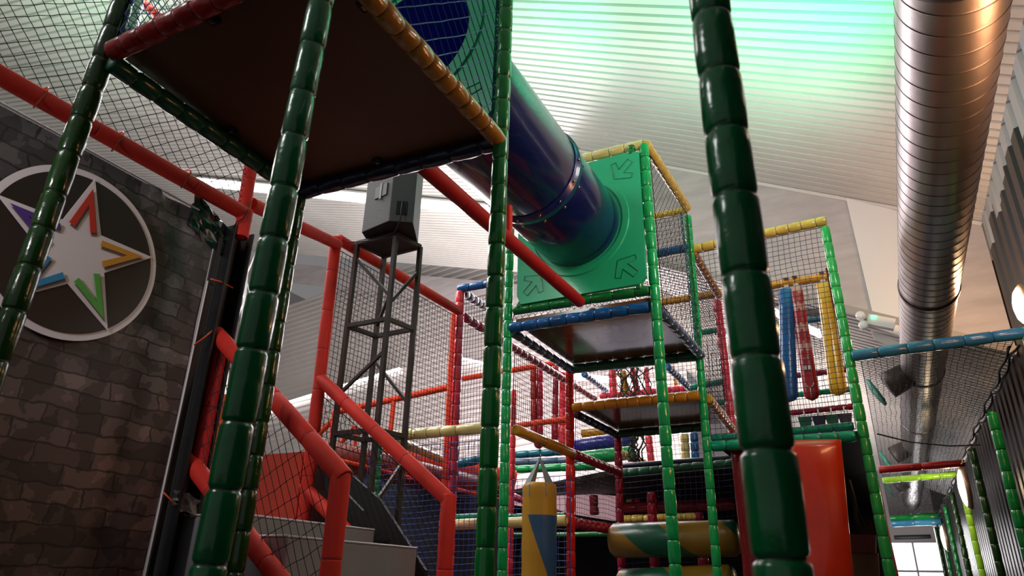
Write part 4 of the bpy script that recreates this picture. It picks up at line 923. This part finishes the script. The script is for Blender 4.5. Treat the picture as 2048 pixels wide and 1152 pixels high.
N_('dark net in front of the dark area behind the green posts',[at(1240,955,y=7.6),at(1470,935,y=7.6),at(1500,1240,y=7.6),at(1245,1240,y=7.6)],.06,NAVYC,False,.0019)
N_('black net on the right side of the middle tower top',[at(1300,310,y=Y1+.03),at(1374,428,y=Y2),at(1402,705,y=Y2),at(1326,612,y=Y1+.03)],.040,BLK,True,.0020)
N_('black net at the rear of the middle tower top',[(-2.58,Y2,3.5),(-1.38,Y2,3.5),(-1.38,Y2,2.1),(-2.58,Y2,2.1)],.045,BLK,False,.0021)
N_('narrow black net strip between the green and blue front beams',[at(1028,630,y=Y1+.02),at(1298,590,y=Y1+.02),at(1298,610,y=Y1+.02),at(1022,652,y=Y1+.02)],.030,BLK,True,.0022)
N_('navy net on the front of the right tower',[at(1386,508,y=Y4+.02),at(1655,452,y=Y4+.02),at(1712,858,y=Y4+.02),at(1423,880,y=Y4+.02)],.050,NAVYC,False,.0022)
N_('black net on the left side of the right tower',[at(1388,512,y=Y4+.05),at(1436,595,y=Y5),at(1462,850,y=Y5),at(1418,800,y=Y4+.05)],.05,BLK,False,.0021)
N_('black net at the rear of the right tower',[at(1438,600,y=Y5+.1),at(1660,565,y=Y5+.1),at(1708,830,y=Y5+.1),at(1462,860,y=Y5+.1)],.06,BLK,False,.0020)
# teal lacing on the laced green post
bm=MB()
for s in range(2):
    pts=[]
    a,b=at(1362,425,y=Y2),at(1398,712,y=Y2)
    for i in range(70):
        t=i/69; p=a.lerp(b,t); pts.append(p+Vector((-.0+.014*math.sin(i*1.9+s*3),-.02+.012*math.cos(i*1.5),0)))
    bm.tube(pts,.006,5)
o=bm.build('lacing_cord',mat('teal cord',(.01,.14,.17),.5),None,at(1362,425,y=Y2)); tag(o,'teal lacing cord down the laced green post','cord')

# ================================================================== LIGHT
def lamp(kind,name,loc,energy,color=(1,1,1),size=1,target=None,sy=None,spot=None,blend=.5):
    d=bpy.data.lights.new(name,kind); d.energy=energy; d.color=color
    if kind=='AREA': d.size=size; d.shape='RECTANGLE'; d.size_y=sy or size
    elif kind=='SPOT': d.shadow_soft_size=size; d.spot_size=math.radians(spot or 60); d.spot_blend=blend
    else: d.shadow_soft_size=size
    o=bpy.data.objects.new(name,d); o.location=loc; C.objects.link(o)
    if target is not None: o.rotation_euler=(Vector(target)-Vector(loc)).to_track_quat('-Z','Y').to_euler()
    return o
lamp('AREA','hall_fill',(-7,4,5.6),300,(1,.97,.95),3,(-3,4.5,0))  # added area light beneath the roof to light the play frame
lamp('AREA','hall_fill',(-8,13,6.0),350,(1,.93,.95),4,(-4,8,1))  # second added area light, for the far part of the hall
lamp('AREA','front_fill',(-4.2,-1.2,4.6),60,(.95,1,.97),1.0,(-1.6,4.5,1.2))  # added fill from the left front, lights posts and towers
lamp('AREA','front_fill',(1.0,3.6,3.4),40,(1,.96,.92),.8,(-1.2,6,1.0))  # added fill from the right, towards the right tower
lamp('SPOT','banner_fill',(-2.75,-.7,1.7),120,(1,.95,.97),.15,(-3.35,1.75,1.25),spot=44,blend=.7)  # added spot to brighten banner and emblem
lamp('AREA','roof_fill',(-9,5,3.2),380,(1,.99,.96),4,(-10,6,9))  # added upward light to brighten the shallow roof slope
lamp('AREA','roof_fill',(-8,12,3.4),330,(1,.97,.96),4,(-9,13.5,8.5))  # added upward light farther back under the shallow slope
lamp('AREA','roof_fill',(-1.0,6.6,3.8),22,(1,.95,.92),2,(-.6,8,6))  # weak added upward light for the steep slope
lamp('AREA','roof_fill',(-9,17.6,-.5),1100,(1,.90,.92),5,(-9,21,6))  # added light for the ribbed wall behind the left header
lamp('AREA','roof_fill',(-3.0,14,1.0),650,(1,.95,.94),3,(-3.2,15.5,5))  # added upward light, the lower roof is dark without it
GT=at(1480,-40,pl=((.5,0,1),5.1)); lamp('SPOT','green_spot',GT+Vector((.3,-.2,-1.9)),480,(.0,1,.46),.1,GT,spot=130,blend=1)
GT=at(1040,10,pl=((.5,0,1),5.1)); lamp('SPOT','green_spot',GT+Vector((.2,0,-1.7)),160,(.0,1,.45),.1,GT,spot=120,blend=1)
lamp('SPOT','green_spot',(-2.3,3.4,4.9),60,(.0,1,.45),.1,(-2.5,3.9,6.2),spot=130,blend=1)
lamp('SPOT','green_spot',(-6,2.5,5.0),1500,(.05,1,.45),.2,(-10.5,4.3,8.8),spot=34,blend=1)
lamp('SPOT','pink_spot',(-6,3.5,5.0),500,(1,.30,.38),.2,(-12.2,2.6,9),spot=40,blend=1)
lamp('SPOT','pink_spot',(-4,13,2.5),900,(1,.35,.5),.2,(-9,18.5,4.5),spot=75,blend=1)
lamp('POINT','warm_lamp_and_fill',(1.35,8.0,2.68),55,(1,.52,.24),.05)
lamp('AREA','warm_lamp_and_fill',(1.50,3.9,1.9),60,(1,.45,.20),2.2,(.68,4.4,2.6),sy=.4)  # fill added out of view to put a copper glow on the duct
lamp('POINT','warm_lamp_and_fill',(.95,13.1,1.5),22,(1,.75,.45),.05)
lamp('AREA','aisle_fill',(.5,25,1.2),60,(1,.97,1),1.2,(.5,14,1.6))  # area light shining back along the aisle, no fitting modelled
lamp('AREA','deep_fill',(-4,11.0,4.2),220,(1,.85,.90),3,(-2.5,8,0))  # added downward fill for the deep area behind the middle tower
w=bpy.data.worlds.new('hall'); bpy.context.scene.world=w; w.use_nodes=True
w.node_tree.nodes['Background'].inputs[0].default_value=(.62,.60,.60,1); w.node_tree.nodes['Background'].inputs[1].default_value=.30
vs=bpy.context.scene.view_settings; vs.view_transform='Standard'; vs.look='None'; vs.exposure=0

# ------------------------------------------------------------------ groups of repeats
GR={'padded_post':'padded posts of the play frame','padded_beam':'padded beams of the play frame','foam_rail':'red foam rails of the stair frame','foam_post':'red foam posts of the stair frame',
 'safety_net':'safety nets of the play frame','cable_tie':'orange cable ties of the banner','ceiling_light':'strip lights on the roof','wall_lamp':'lamps on the right wall','duct_outlet':'air outlets of the duct',
 'hanging_pad':'hanging pads in the right tower','hanging_flap':'small flaps under the crimson rail','foam_block':'foam blocks on the far rail','deck_board':'plywood decks','arrow_board':'green arrow boards of the tube slide',
 'padded_roll':'padded rolls','padded_stub':'green stubs holding the arrow board','lacing_cord':'lacing cords of the nets','crash_mat':'big red crash mats','safety_board':'orange boards by the stairs','climbing_rope_tangle':'climbing rope tangles'}
for o in bpy.data.objects:
    k=o.name.split('.')[0]
    if not o.parent and k in GR and 'group' not in o: o['group']=GR[k]
